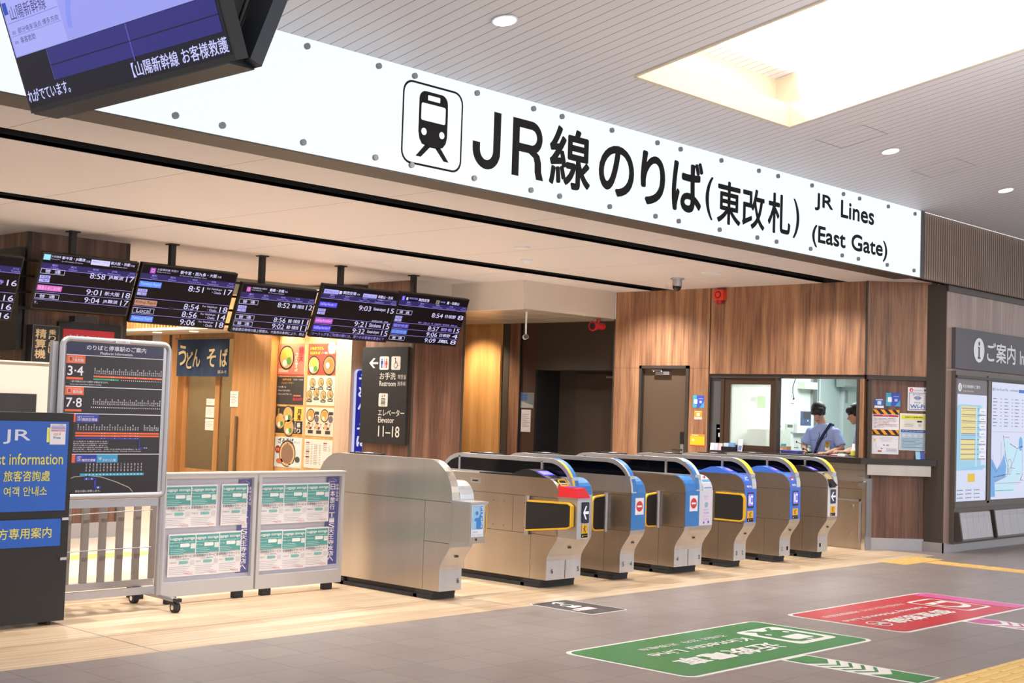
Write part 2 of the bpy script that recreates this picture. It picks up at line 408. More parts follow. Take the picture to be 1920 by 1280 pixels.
# wall beside the ticket window (x = 14.45)
XW = 14.45
b = MB()
b.box(XW, 11.21, 0, XW+.14, 11.655, ZS, WALNUT).box(XW, 10.39, 2.15, XW+.14, 11.21, ZS, WALNUT)
b.box(XW, 10.09, 0, XW+.14, 10.39, ZS, WALNUT).box(XW, 7.86, 2.05, XW+.14, 10.07, ZS, WALNUT)
b.box(XW+.012, 10.07, 0, XW+.14, 10.09, ZS, DKB)
b.box(XW-.001, 10.39, 2.118, XW+.01, 11.655, 2.121, DKB)
b.box(XW-.001, 10.09, 2.118, XW+.01, 10.39, 2.121, DKB)
b.box(XW-.012, 11.655, 0, XW+.14, 11.67, 2.79, DKB)
struct('wall_right', b)
# chamfered corner
CF = Fr((14.46, 7.80, 0), (1, -1, 0), (0, 0, 1))              # u 0 .. .80, n towards the concourse
b = MB()
b.fbox(CF, -.035, 2.05, .80, ZS, -.12, 0, WALNUT).fbox(CF, -.05, 2.05, -.03, ZS, -.12, .006, DKB)
b.fbox(CF, -.02, 2.0, .80, 2.05, -.10, -.005, DKB).fbox(CF, .02, .9, .78, 2.0, -.16, -.05, WALNUTD)
b.fbox(CF, .74, .9, .80, 2.0, -.12, -.01, DKB).fbox(CF, -.0, .9, .035, 2.0, -.12, -.02, DKB)
b.fbox(CF, .04, .14, .77, .87, -.14, -.02, WALNUTD).fbox(CF, .735, .14, .80, .95, -.12, -.005, DKB)
struct('wall_corner', b)
struct('baseboard_corner', MB().fbox(CF, .03, 0, .80, .14, -.12, -.005, ALU))
struct('wall_information', MB().box(14.95, 7.08, 0, 26, 7.32, 3.14, WALNUTP).box(14.94, 7.085, 0, 14.952, 7.32, 3.14, DKB)
       .box(14.955, 7.078, 2.155, 15.1, 7.081, 2.159, DKB).box(14.95, 7.06, 3.06, 26, 7.1, 3.14, DKB))
struct('baseboard_right', MB().box(14.93, 7.065, 0, 26, 7.085, .115, ALU).box(14.93, 7.066, 0, 14.95, 7.33, .115, ALU))
# slatted screen above the information wall
b = MB().box(14.07, 7.06, 3.13, 26, 7.12, 3.90, mat('slat_back', '0e0907', .9, spec=.1)).box(14.07, 6.99, 3.13, 14.16, 7.08, 3.89, DKB)
x = 14.20
SLAT = pt('8a786c', .55)
while x < 22: b.box(x, 7.0, 3.135, x+.026, 7.06, 3.885, SLAT); x += .0575
struct('trim_2', b)
# office behind the window
b = MB().box(14.59, 10.07, 0, 19, 10.14, 2.7, WHITEW).box(19, 7.32, 0, 19.1, 10.14, 2.7, WHITEW).prism(WF, [(14.6, 10.14), (14.6, 7.92), (15.2, 7.33), (19.1, 7.33), (19.1, 10.14)], 2.6, 2.66, WHITEW)
b.box(15.3, 7.33, 0, 19, 7.36, 2.7, WHITEW)
struct('wall_office', b)
b = MB().box(16.96, 10.03, 0, 17.08, 10.07, 2.6, ALU).box(17.1, 10.05, 0, 17.75, 10.07, 2.35, pt('cbdcdc')).box(17.78, 10.0, 0, 18.9, 10.07, 2.6, pt('d3e2df'))
b.cyl((17.13, 10.02, 1.5), (17.13, 10.02, 2.2), .012, pt('e5eeee')).box(17.82, 9.97, 1.78, 17.85, 10.0, 1.95, ALU)
struct('door_2', b)
# wall section past the office (x = 14.70)
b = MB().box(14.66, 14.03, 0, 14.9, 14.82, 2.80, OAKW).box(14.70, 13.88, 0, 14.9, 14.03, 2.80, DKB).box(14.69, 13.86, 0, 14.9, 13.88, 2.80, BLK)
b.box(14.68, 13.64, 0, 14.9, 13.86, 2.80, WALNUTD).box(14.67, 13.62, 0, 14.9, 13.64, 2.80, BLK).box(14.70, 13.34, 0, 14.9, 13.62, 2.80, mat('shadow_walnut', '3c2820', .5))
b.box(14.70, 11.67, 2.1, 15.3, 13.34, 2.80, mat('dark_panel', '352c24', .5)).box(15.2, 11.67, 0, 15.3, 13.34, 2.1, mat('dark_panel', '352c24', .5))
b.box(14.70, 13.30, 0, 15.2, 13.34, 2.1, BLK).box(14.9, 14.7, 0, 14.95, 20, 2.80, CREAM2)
struct('wall_passage', b)
d = MB().box(15.17, 11.72, 0, 15.2, 12.2, 2.06, mat('dark_door', '3a3028', .5)).box(15.17, 12.21, 0, 15.2, 12.95, 2.06, mat('dark_door', '3a3028', .5)).build('door_3', kind='structure')
MB().box(15.14, 12.13, .92, 15.17, 12.2, 1.25, BLK).box(15.135, 12.13, .92, 15.145, 12.2, 1.03, ALU).cyl((15.11, 12.16, .98), (15.11, 12.0, .98), .011, BLK).build('door_handle', d)
MB().box(15.13, 12.0, 2.0, 15.17, 12.35, 2.03, ALU).build('door_closer', d)
# staff door
d = MB().box(14.50, 10.44, 0, 14.54, 11.17, 2.115, DKB2).build('door_1', kind='structure')
MB().box(14.435, 11.17, 0, 14.6, 11.21, 2.155, DKB).box(14.435, 10.39, 0, 14.6, 10.44, 2.155, DKB).box(14.435, 10.39, 2.115, 14.6, 11.21, 2.155, DKB).build('door_frame', d)
c_ = MB().box(14.455, 10.72, 2.03, 14.5, 10.95, 2.075, ALU).build('door_closer', d, 'silver hydraulic closer')
MB().box(14.42, 10.82, 2.085, 14.5, 10.99, 2.10, CHROME).cyl((14.44, 10.97, 2.07), (14.44, 10.97, 2.1), .014, CHROME).cyl((14.44, 10.84, 2.07), (14.44, 10.84, 2.1), .014, CHROME).build('closer_arm', c_)
MB().box(14.47, 10.47, 1.12, 14.5, 10.53, 1.28, BLK).box(14.475, 10.475, .98, 14.5, 10.525, 1.12, ALU).build('keypad_lock', d)
MB().cyl((14.475, 10.5, 1.045), (14.445, 10.5, 1.045), .01, BLK).cyl((14.445, 10.49, 1.045), (14.445, 10.63, 1.045), .010, BLK).build('door_handle', d)
# ticket window
wn = MB().box(XW+.02, 7.87, 2.0, XW+.12, 10.07, 2.05, DKB).box(XW+.02, 7.87, 1.07, XW+.12, 7.93, 2.0, WALNUT).box(XW+.01, 7.93, 1.07, XW+.12, 7.965, 2.0, DKB).build('window_1', kind='structure')
FRM = mat('window_frame_brown', '3d2a1c', .45)
MB().box(XW+.05, 9.90, 1.07, XW+.1, 10.07, 2.0, pt('4a4a4c')).box(XW+.03, 9.86, 1.07, XW+.11, 9.91, 2.0, FRM).build('side_panel', wn)
b = MB().box(XW+.04, 9.78, 1.07, XW+.09, 9.88, 2.0, FRM).box(XW+.04, 9.09, 1.07, XW+.09, 9.17, 2.0, FRM).box(XW+.04, 9.17, 1.92, XW+.09, 9.78, 2.0, FRM).box(XW+.04, 9.17, 1.07, XW+.09, 9.78, 1.15, FRM)
b.box(XW+.02, 9.06, 1.07, XW+.11, 9.09, 2.0, DKB)
ws = b.build('sliding_window', wn); MB().box(XW+.06, 9.17, 1.15, XW+.066, 9.78, 1.92, WINGLASS).build('window_pane', ws)
# shop front (x = 12)
XS = 12.0
b = MB().box(XS-.06, 14.26, 0, XS+.6, 14.58, 3.1, OAKP).box(XS, 14.58, 0, XS+.1, 15.98, 3.1, OAKW).box(XS-.14, 15.98, 0, XS+.1, 16.92, 3.1, OAKW)
b.box(XS-.14, 14.58, 2.75, XS, 15.98, 3.1, OAKW).box(XS-.02, 14.62, .3, XS, 15.94, 2.7, wood_mat('poster_backing_oak', 'c09055', 'd2a468', 'deb37a', (1, 1, .04)))
b.box(XS-.10, 16.92, 2.44, XS+.1, 18.42, 3.1, OAKW).box(XS-.12, 18.42, 0, XS+.1, 18.62, 3.1, OAKW).box(XS-.1, 18.62, 0, XS+.1, 18.72, 3.1, DKB).box(XS-.12, 18.72, 0, XS+.1, 18.95, 3.1, OAKW).box(XS-.12, 18.95, 0, XS+.1, 19.2, 3.1, ALU)
b.box(XS-.1, 19.2, 0, XS+.1, 20.5, 3.1, WALNUTD)
struct('wall_shop', b)
b = MB().box(14.3, 15.0, 0, 14.4, 20, 3.1, pt('8a7658')).box(12.1, 18.7, 0, 14.3, 18.75, 3.1, pt('8f7a5a')).box(12.1, 15.98, 0, 14.3, 16.02, 3.1, pt('8f7a5a'))
struct('wall_shop_inside', b)
dr = MB().box(XS-.04, 16.95, 0, XS, 17.05, 2.44, OAKW).box(XS-.04, 17.38, 0, XS, 17.5, 2.44, OAKW).box(XS-.04, 17.05, 0, XS, 17.38, .42, OAKW).build('door_4', kind='structure')
MB().box(XS-.005, 17.5, .42, XS+.035, 17.55, 2.44, OAKW).box(XS-.005, 18.3, 0, XS+.035, 18.42, 2.44, OAKW).box(XS-.005, 17.5, 0, XS+.035, 18.3, .42, OAKW).build('sliding_leaf', dr)
GL2 = mat('shop_glass', 'a09070', .08, alpha=.22)
MB().box(XS-.02, 17.05, .42, XS-.015, 17.38, 2.44, GL2).box(XS+.01, 17.55, .42, XS+.015, 18.3, 2.44, GL2).build('glass_pane', dr)
MB().box(XS-.17, 16.73, .42, XS-.15, 16.77, 1.27, mat('dark_handle', '6b5436', .4)).build('pull_handle', dr)
# canopy of the shop with wooden louvres
b = MB().box(11.1, 16.5, 2.52, 12.0, 20.4, 2.56, CREAM2)
y = 16.5
while y < 20.4: b.box(11.1, y, 2.56, 11.16, y+.04, 2.72, OAKW); y += .085
struct('trim_3', b)
# tavern behind the passage
struct('wall_tavern', MB().box(14.95, 17.2, 0, 19, 17.3, 3.2, CREAM2).box(14.95, 15.3, 2.78, 19, 17.2, 2.82, CREAM2).box(14.95, 16.9, 0, 19, 17.2, 1.25, pt('a08f76')))
# tactile paving
def tact(name, fr, u0, v0, u1, v1, kind_):
    b = MB().fbox(fr, u0, v0, u1, v1, 0, .004, pt('d8b268', .55)); c = pt('e0bd78', .5)
    if kind_ == 'dots':
        nx = int((u1-u0)/.06); ny = int((v1-v0)/.06)
        for i in range(nx):
            for j in range(ny):
                x, y = u0+.03+i*.06, v0+.03+j*.06; b.prism(fr, arc(x, y, .016, 0, 315, 7), .004, .008, c)
    else:
        n = max(1, round((u1-u0)/.3)); mrow = max(1, round((v1-v0)/.3))
        for i in range(n):
            for j in range(mrow):
                for k in range(4):
                    if kind_ == 'u': b.fbox(fr, u0+i*.3+.02, v0+j*.3+.03+k*.073, u0+i*.3+.28, v0+j*.3+.055+k*.073, .004, .008, c)
                    else: b.fbox(fr, u0+i*.3+.03+k*.073, v0+j*.3+.02, u0+i*.3+.055+k*.073, v0+j*.3+.28, .004, .008, c)
    struct(name, b)
tact('trim_4', WF, 13.32, 6.72, 14.22, 7.05, 'dots'); tact('trim_5', WF, 13.72, 4.3, 14.02, 6.70, 'v')
tact('trim_6', WF, 5.4, 2.97, 11.4, 3.57, 'u'); tact('trim_7', WF, 3.6, 11.35, 11.4, 11.65, 'u')

# ================================================================ illuminated station sign
FS = FY(6.99)
sg = thing('station_sign', 'long white backlit sign naming the JR lines east gate, above the ticket gates', 'sign', (6, 7.1, 3.13))
MB().box(-3.4, 7.0, 3.125, 14.07, 7.3, 3.135, DKB).box(-3.4, 7.0, 3.885, 14.07, 7.3, 3.892, DKB).box(14.05, 6.99, 3.13, 14.07, 7.3, 3.89, ALU).box(-3.4, 7.2, 3.13, 14.05, 7.3, 3.89, DKB).build('sign_case', sg)
GS = em('eef6fb', 1.0)
for k in range(-3, 8):
    x1 = 14.07-1.5835*(7-k) ; x0 = x1-1.5835
    MB().box(x0+.002, 6.99, 3.135, x1-.002, 7.02, 3.885, GS).build('light_panel', sg)
for k in range(-1, 7):
    x0 = 14.07-1.5835*(7-k)
    for z in (3.195, 3.83):
        for dx in (.17, .797, 1.418): MB().cyl((x0+dx, 6.97, z), (x0+dx, 6.99, z), .021, mat('bolt_grey', '77757a', .4, .5), 12).build('bolt', sg)
K = mat('sign_black', '0b090d', .6, spec=.15)
b = MB()
b.fringe(FS, rr(6.225, 3.206, 6.818, 3.80, .09), rr(6.24, 3.221, 6.803, 3.785, .078), K)
b.poly(FS, [(6.395, 3.40), (6.42, 3.365), (6.50, 3.35), (6.56, 3.35), (6.625, 3.365), (6.655, 3.40)]+[(6.667, 3.45), (6.667, 3.62)]+arc(6.602, 3.685, .062, 0, 90, 5)+arc(6.445, 3.685, .062, 90, 180, 5)+[(6.383, 3.62), (6.383, 3.45)], K, 1)
b.poly(FS, [(6.455, 3.365), (6.50, 3.35), (6.415, 3.27), (6.365, 3.27)], K, 1); b.poly(FS, [(6.60, 3.365), (6.555, 3.35), (6.64, 3.27), (6.69, 3.27)], K, 1)
WL = em('f4fafd', 1.0)
b.poly(FS, rr(6.405, 3.535, 6.643, 3.66, .015), WL, 2).poly(FS, rr(6.465, 3.685, 6.585, 3.722, .006), WL, 2)
b.disc(FS, 6.437, 3.455, .026, WL, 2).disc(FS, 6.613, 3.455, .026, WL, 2)
b.build('train_pictogram', sg)
b = MB().poly(FS, [(7.225, 3.729), (7.147, 3.729), (7.147, 3.43)]+arc(7.077, 3.43, .070, 0, -180, 12, .078)+[(7.007, 3.475), (6.929, 3.475)]+arc(7.077, 3.43, .148, 180, 360, 16), K, 1); b.build('lettering', sg)
b = MB().rect(FS, 7.355, 3.285, 7.433, 3.729, K, 1).rect(FS, 7.433, 3.664, 7.57, 3.729, K, 1).rect(FS, 7.433, 3.478, 7.57, 3.543, K, 1).fringe(FS, arc(7.57, 3.6035, .1255, 90, -90, 14)+[(7.57, 3.478)], arc(7.57, 3.6035, .0605, 90, -90, 14)+[(7.57, 3.543)], K, 1)
b.poly(FS, [(7.54, 3.51), (7.62, 3.505), (7.665, 3.475), (7.685, 3.42), (7.69, 3.35), (7.715, 3.285), (7.632, 3.285), (7.614, 3.34), (7.61, 3.41), (7.595, 3.45), (7.54, 3.478)], K, 2); b.build('lettering', sg)
for s_, q, bo in [('線', (7.781, 3.269, 8.283, 3.759), .022), ('の', (8.389, 3.292, 8.855, 3.716), .028), ('り', (8.945, 3.283, 9.29, 3.74), .03),
                  ('ば', (9.388, 3.286, 9.853, 3.758), .028), ('(', (9.895, 3.268, 10.012, 3.658), .01), ('東', (10.079, 3.259, 10.461, 3.657), .02), ('改', (10.487, 3.267, 10.868, 3.65), .02),
                  ('札', (10.922, 3.275, 11.327, 3.665), .02), (')', (11.375, 3.268, 11.491, 3.656), .01), ('JR', (11.775, 3.595, 12.13, 3.775), .035), ('Lines', (12.29, 3.586, 12.992, 3.77), .035), ('(East', (11.738, 3.222, 12.40, 3.45), .028), ('Gate)', (12.52, 3.222, 13.296, 3.45), .028)]:
    MB().txt(FS, s_, *q, K, 1, bo, 6).build('lettering', sg)

# ================================================================ departure boards
TL = math.radians(21)
def ledm(c): return em(c, .95)
WHT = ledm('d9d6ff'); VIO = ledm('a99cff')
def board(x0, y0, z0, wd, ht, draw, label, dark='15101c'):
    fr = Fr((x0, y0, z0), (1, 0, 0), (0, -math.sin(TL), math.cos(TL)))
    t_ = thing('departure_board', label, 'screen', (x0+wd/2, y0, z0), 'departure boards over the gates')
    MB().fbox(fr, 0, 0, wd, ht, -.055, 0, BLK).fbox(fr, wd*.3, .1, wd*.7, ht-.1, -.10, -.055, BLK).build('casing', t_)
    b = MB(); b.rect(fr, .012, .012, wd-.012, ht-.012, mat('screen_dark_'+dark, dark, .3, emis=.0, spec=.12), 1)
    b.build('screen', t_)
    g = MB(); draw(g, fr, wd, ht); g.build('display_graphics', t_)
    return t_
def rowtext(g, fr, wd, y, h, tag, tagm, tagcol, tm, dest, pf, ital=.25, dm=None):
    g_t = tag
    if tagcol is None: g.frame(fr, .015, y, .27, y+h*.95, .004, WHT, 2); g.txt(fr, g_t, .06, y+h*.18, .225, y+h*.80, WHT, 3, .01)
    else: g.rect(fr, .015, y, .28, y+h, tagcol, 2); g.txt(fr, g_t, .03, y+h*.15, .265, y+h*.85, tagm, 3, .0)
    g.txt(fr, tm, wd*.515, y-.002, wd*.675, y+h, WHT, 2, .004)
    g.txt(fr, pf, wd*.90, y-.002, wd*.985, y+h, WHT, 2, .004)
    if isinstance(dest, tuple):
        g.txt(fr, dest[0], wd*.71, y+h*.55, wd*.87, y+h, dm or WHT, 2); g.txt(fr, dest[1], wd*.77, y, wd*.87, y+h*.45, dm or WHT, 2)
    else: g.txt(fr, dest, wd*.71, y+h*.1, wd*.87, y+h*.9, dm or WHT, 2, .01)
def header(g, fr, wd, ht, band='201a5a'):
    g.rect(fr, .012, ht-.165, wd-.012, ht-.105, em('221a66', .8), 2)
    for a, t1, t2 in ((.14, '種別', 'Type'), (.33, '案内', 'Other'), (.56, '時刻', 'Departure Time'), (.76, '行先', 'Destination'), (.95, 'のりば', 'Track')):
        g.txt(fr, t1, wd*a-.03, ht-.135, wd*a+.03, ht-.113, VIO, 3); g.txt(fr, t2, wd*a-.022*len(t2)**.5, ht-.158, wd*a+.022*len(t2)**.5, ht-.142, VIO, 3)
    g.rect(fr, .012, ht-.17, wd-.012, ht-.166, VIO, 3)
def tags(g, fr, y):
    g.rect(fr, .018, y+.038, .13, y+.07, ledm('b9b6ff'), 2); g.rect(fr, .018, y, .13, y+.032, ledm('b9b6ff'), 2)
    kk = em('2a1e80', .6); g.txt(fr, '停車駅', .03, y+.042, .118, y+.066, kk, 3); g.txt(fr, 'ご案内', .03, y+.004, .118, y+.028, kk, 3)
def hl(g, fr, wd, *ys):
    for y in ys: g.rect(fr, .012, y, wd-.012, y+.0035, VIO, 2)
BLT = ledm('5c8cff'); PNK = ledm('c64fd0'); TAN = ledm('c08a70'); IND = ledm('4a3de8')
def d1(g, fr, w_, h):
    header(g, fr, w_, h); g.rect(fr, .012, .515, .085, .572, ledm('8fe6ff'), 3); g.txt(fr, 'Q', .03, .525, .068, .562, WHT, 4)
    g.txt(fr, '大和路線', .092, .545, .195, .568, WHT, 2); g.txt(fr, 'Yamatoji Line', .092, .523, .185, .536, WHT, 2)
    g.txt(fr, '新今宮・JR難波', .207, .532, .46, .57, WHT, 2, .02); g.txt(fr, '方面', .468, .532, .515, .555, WHT, 2); g.txt(fr, 'for Shin-Imamiya, JR-Namba', .21, .508, .44, .522, WHT, 2)
    g.rect(fr, .525, .515, .735, .57, WHT, 2); g.txt(fr, '特急はるか・くろしお', .54, .54, .72, .56, em('6a5fd0', .7), 3); g.txt(fr, '新大阪・京都', .745, .538, .965, .572, WHT, 2, .02); g.txt(fr, '方面', .972, .538, 1.02, .56, WHT, 2); g.txt(fr, 'for Shin-Osaka, Kyoto', .76, .512, .94, .526, WHT, 2)
    rowtext(g, fr, w_, .372, .058, '普  通', None, None, '8:58', 'JR難波', '17'); tags(g, fr, .285)
    rowtext(g, fr, w_, .198, .056, '特急くろしお9号', WHT, ledm('e06ac0'), '9:01', '新大阪', '18'); rowtext(g, fr, w_, .112, .056, '普  通', None, None, '9:04', 'JR難波', '17')
    hl(g, fr, w_, .272, .182, .1); g.txt(fr, 'す。', .02, .055, .06, .085, WHT, 2)
def d2(g, fr, w_, h):
    header(g, fr, w_, h); g.rect(fr, .105, .56, .17, .62, ledm('b545c0'), 2); g.txt(fr, 'O', .12, .57, .155, .61, WHT, 3)
    g.txt(fr, '大阪環状線 外回り', .185, .598, .44, .622, WHT, 2); g.txt(fr, 'Osaka Loop Line', .185, .574, .35, .588, WHT, 2)
    g.txt(fr, '新今宮・西九条・大阪', .47, .585, .93, .625, WHT, 2, .02); g.txt(fr, '方面', .94, .588, .99, .61, WHT, 2); g.txt(fr, 'for Shin-Imamiya, Nishikujo, Osaka', .47, .56, .81, .574, WHT, 2)
    D = ('For Nishikujo', '・Osaka')
    rowtext(g, fr, w_, .405, .062, 'Yamatoji Rapid', ledm('b9d4ff'), BLT, '8:51', D, '17'); tags(g, fr, .31)
    rowtext(g, fr, w_, .20, .062, 'Kishuji Rapid', em('3a1c10', .5), TAN, '8:54', D, '18'); rowtext(g, fr, w_, .112, .062, 'Local', None, None, '8:56', D, '14'); rowtext(g, fr, w_, .022, .062, 'Yamatoji Rapid', ledm('b9d4ff'), BLT, '9:06', D, '18')
    hl(g, fr, w_, .28, .188, .098)
def d3(g, fr, w_, h):
    header(g, fr, w_, h); g.rect(fr, .07, .492, .125, .548, ledm('d050b8'), 2); g.txt(fr, 'O', .082, .502, .113, .538, WHT, 3)
    g.txt(fr, '大阪環状線 内回り', .14, .53, .34, .552, WHT, 2); g.txt(fr, 'Osaka Loop Line', .14, .508, .28, .522, WHT, 2)
    g.txt(fr, '鶴橋・京橋', .38, .52, .58, .556, WHT, 2, .02); g.txt(fr, '方面', .59, .525, .63, .545, WHT, 2); g.txt(fr, 'for Tsuruhashi, Kyobashi', .37, .495, .59, .509, WHT, 2)
    rowtext(g, fr, w_, .345, .058, '普  通', None, None, '8:52', '鶴橋・京橋方面', '12'); tags(g, fr, .255)
    rowtext(g, fr, w_, .165, .056, '普  通', None, None, '8:56', '鶴橋・京橋方面', '11'); rowtext(g, fr, w_, .088, .056, '普  通', None, None, '9:02', '鶴橋・京橋方面', '11')
    hl(g, fr, w_, .235, .152, .075); g.txt(fr, '寺駅周辺地域の路上喫煙は、大阪市の条例により、禁止', .02, .025, 1.03, .06, WHT, 2)
def d4(g, fr, w_, h):
    header(g, fr, w_, h); g.rect(fr, .03, .545, .25, .605, ledm('b5b2ff'), 2); g.txt(fr, '関空特急はるか', .045, .565, .235, .59, em('4238b0', .7), 3)
    g.rect(fr, .26, .56, .30, .60, WHT, 2); g.txt(fr, '関西空港', .32, .565, .52, .605, WHT, 2, .02); g.txt(fr, '方面', .53, .568, .58, .59, WHT, 2); g.txt(fr, 'for Kansai-airport', .32, .54, .49, .554, WHT, 2)
    g.rect(fr, .63, .54, .85, .60, ledm('b5b2ff'), 2); g.txt(fr, '特急くろしお', .645, .56, .835, .585, em('4238b0', .7), 3); g.txt(fr, '和歌山・白浜', .87, .56, 1.11, .60, WHT, 2, .02); g.txt(fr, 'for Wakayama, Shirahama', .87, .535, 1.09, .549, WHT, 2)
    rowtext(g, fr, w_, .385, .062, 'Ltd.Exp.Haruka 11', WHT, IND, '9:03', 'Kansai-airport', '15'); tags(g, fr, .29); g.txt(fr, '自由席は5号車、6号車。', .88, .255, 1.15, .278, WHT, 2)
    rowtext(g, fr, w_, .18, .062, 'Ltd.Exp.Kuroshio7', WHT, PNK, '9:21', 'Shirahama', '15'); rowtext(g, fr, w_, .09, .062, 'Ltd.Exp.Haruka13', WHT, IND, '9:32', 'Kansai-airport', '15')
    hl(g, fr, w_, .25, .165, .078); g.txt(fr, 'リーバッグをご利用の際には、周りのお客様の安全に十', .025, .025, 1.16, .065, VIO, 2)
def d5(g, fr, w_, h):
    header(g, fr, w_, h); g.rect(fr, .035, .55, .085, .61, IND, 2); g.txt(fr, 'S', .045, .56, .075, .60, WHT, 3); g.rect(fr, .11, .56, .14, .595, WHT, 2)
    g.txt(fr, '関西空港線', .16, .575, .30, .60, VIO, 2); g.txt(fr, '関西空港', .32, .56, .50, .60, WHT, 2, .02); g.txt(fr, 'for Kansai-airport', .31, .538, .49, .552, VIO, 2)
    g.rect(fr, .62, .54, .68, .60, ledm('8a8a78'), 2); g.txt(fr, 'R', .635, .55, .665, .59, em('101010', .3), 3); g.txt(fr, '阪和線', .70, .57, .78, .592, VIO, 2); g.txt(fr, '鳳・和歌山', .81, .56, 1.03, .60, WHT, 2, .02)
    rowtext(g, fr, w_, .37, .058, '普  通', None, None, '8:54', '日根野', ' 8'.strip()); tags(g, fr, .275); g.txt(fr, '堺市・三国ヶ丘・鳳・和泉府中・東岸和田・熊取には、', .42, .272, 1.12, .295, VIO, 2)
    rowtext(g, fr, w_, .192, .056, '関空快速', VIO, ledm('3a3aa8'), '8:57', '関西空港・和歌山', '15', dm=VIO); rowtext(g, fr, w_, .112, .056, '区間快速', VIO, ledm('3a78d8'), '9:06', '日根野', '4'); rowtext(g, fr, w_, .03, .056, '普  通', None, None, '9:09', '鳳', '8')
    hl(g, fr, w_, .26, .178, .098)
def d0(g, fr, w_, h):
    header(g, fr, w_, h); hl(g, fr, w_, .285, .195, .10)
    for y, tx, tm in ((.36, '天王寺', '8:55'), (.205, '奈良', '9:02'), (.115, '加茂', '9:11'), (.02, '王寺', '9:18')):
        rowtext(g, fr, w_, y, .058, '普  通', None, None, tm, tx, '16', dm=VIO)
BL = ['first departure board from the sign pillar, with a turquoise route mark', 'departure board with two blue Yamatoji Rapid tags in its list', 'departure board for the loop line with a pink route mark and a ticker line',
      'departure board listing two airport expresses and one pink express', 'departure board furthest along the row, beside the restroom sign pillar']
specs = [(6.412, 12.614, 2.347, 1.066, .59, d1, BL[0]), (7.522, 12.645, 2.287, 1.195, .66, d2, BL[1]), (8.775, 12.603, 2.262, 1.055, .588, d3, BL[2]), (9.917, 12.634, 2.283, 1.205, .66, d4, BL[3]), (11.13, 12.62, 2.30, 1.195, .655, d5, BL[4]),
         (5.04, 12.66, 2.21, 1.19, .66, d0, 'departure board cut by the picture edge, listing four trains from track 16')]
for q in specs: board(*q)
# poles and rails
PX = [6.821, 7.987, 9.173, 10.33, 11.522]
pl = ['black ceiling pole of the board with the turquoise route mark', 'black ceiling pole of the board with blue rapid tags', 'black ceiling pole of the loop line board', 'black ceiling pole of the airport express board', 'black ceiling pole nearest the white bulkhead']
proto = None
for x, lb in zip(PX, pl):
    if proto is None:
        proto = thing('ceiling_pole', lb, 'pole', (x, 12.6, ZS)); proto['group'] = 'poles carrying the departure boards'
        pt1 = MB().box(x-.03, 12.57, 2.45, x+.03, 12.63, ZS, BLK).build('pole_shaft', proto); pt2 = MB().box(x-.055, 12.545, ZS-.012, x+.055, 12.655, ZS, BLK).build('ceiling_plate', proto)
    else:
        o = proto.copy(); C.objects.link(o); o.location = (x, 12.6, ZS); o['label'] = lb
        for ch in (pt1, pt2): c2 = ch.copy(); C.objects.link(c2); c2.parent = o
rl = thing('board_rail', 'black steel rails joining the departure boards behind their casings', 'rail', (9, 12.78, 2.5))
for z in (2.84, 2.68, 2.52, 2.36): MB().box(5.1, 12.76, z-.012, 12.3, 12.79, z+.012, BLK).build('crossbar', rl)
MB().box(6.9, 12.62, 2.25, 7.15, 12.74, 2.31, BLK).build('hanging_speaker', None, 'small black box hanging under the board with the turquoise mark', 'speaker')

# ================================================================ ticket gates
def GF(xs): return Fr((xs, 0, 0), (0, 1, 0), (0, 0, 1))       # u = depth (y), v = z, n = +x
Y0 = 7.47; LEN = 1.66
CORE = mat('gate_shadow_grey', '4a4743', .6, .4)
def body_profile(y0=Y0, L=LEN, top=.93, r=.14):
    a = [(.115, .07), (.115, .23), (.108, .27), (.085, .315), (.04, .375), (.01, .42), (0, .46), (0, .79)]
    fr_ = [(y0+q[0], q[1]) for q in a]+[(y0+r+r*math.cos(math.radians(t_)), .79+(top-.79)*math.sin(math.radians(t_))) for t_ in (165, 150, 135, 120, 105, 90)]
    bk = [(2*y0+L-q[0], q[1]) for q in fr_[::-1]]
    return fr_, bk
def arch_profile(y0=Y0, L=LEN, r=.28, h=1.09, z0=.79, n=10):
    rz = h-z0-.01
    f_ = [(y0+r+r*math.cos(math.radians(180-90*i/n)), z0+.01+rz*math.sin(math.radians(180-90*i/n))) for i in range(n+1)]
    return f_, [(2*y0+L-q[0], q[1]) for q in f_[::-1]]
def inset(pts, d):
    n = len(pts); out = []
    for i in range(n):
        a, b, c2 = pts[i-1], pts[i], pts[(i+1) % n]
        n1 = Vector((b[1]-a[1], a[0]-b[0])).normalized(); n2 = Vector((c2[1]-b[1], b[0]-c2[0])).normalized(); q = (n1+n2)
        q = q/max(.3, q.length_squared)*2 if q.length > 0 else n1
        out.append((b[0]+q.x*d*.5*1.0, b[1]+q.y*d*.5))
    return out
ARROW = [(0, .5), (.45, 1), (.68, 1), (.34, .60), (1, .60), (1, .40), (.34, .40), (.68, 0), (.45, 0)]
def sc(pts, u0, v0, u1, v1): return [(u0+p[0]*(u1-u0), v0+p[1]*(v1-v0)) for p in pts]
GLOW = em('ece8ff', 1.0); SCRN = em('3a2a9a', .9); NAVY = pt('1b1a33', .25)
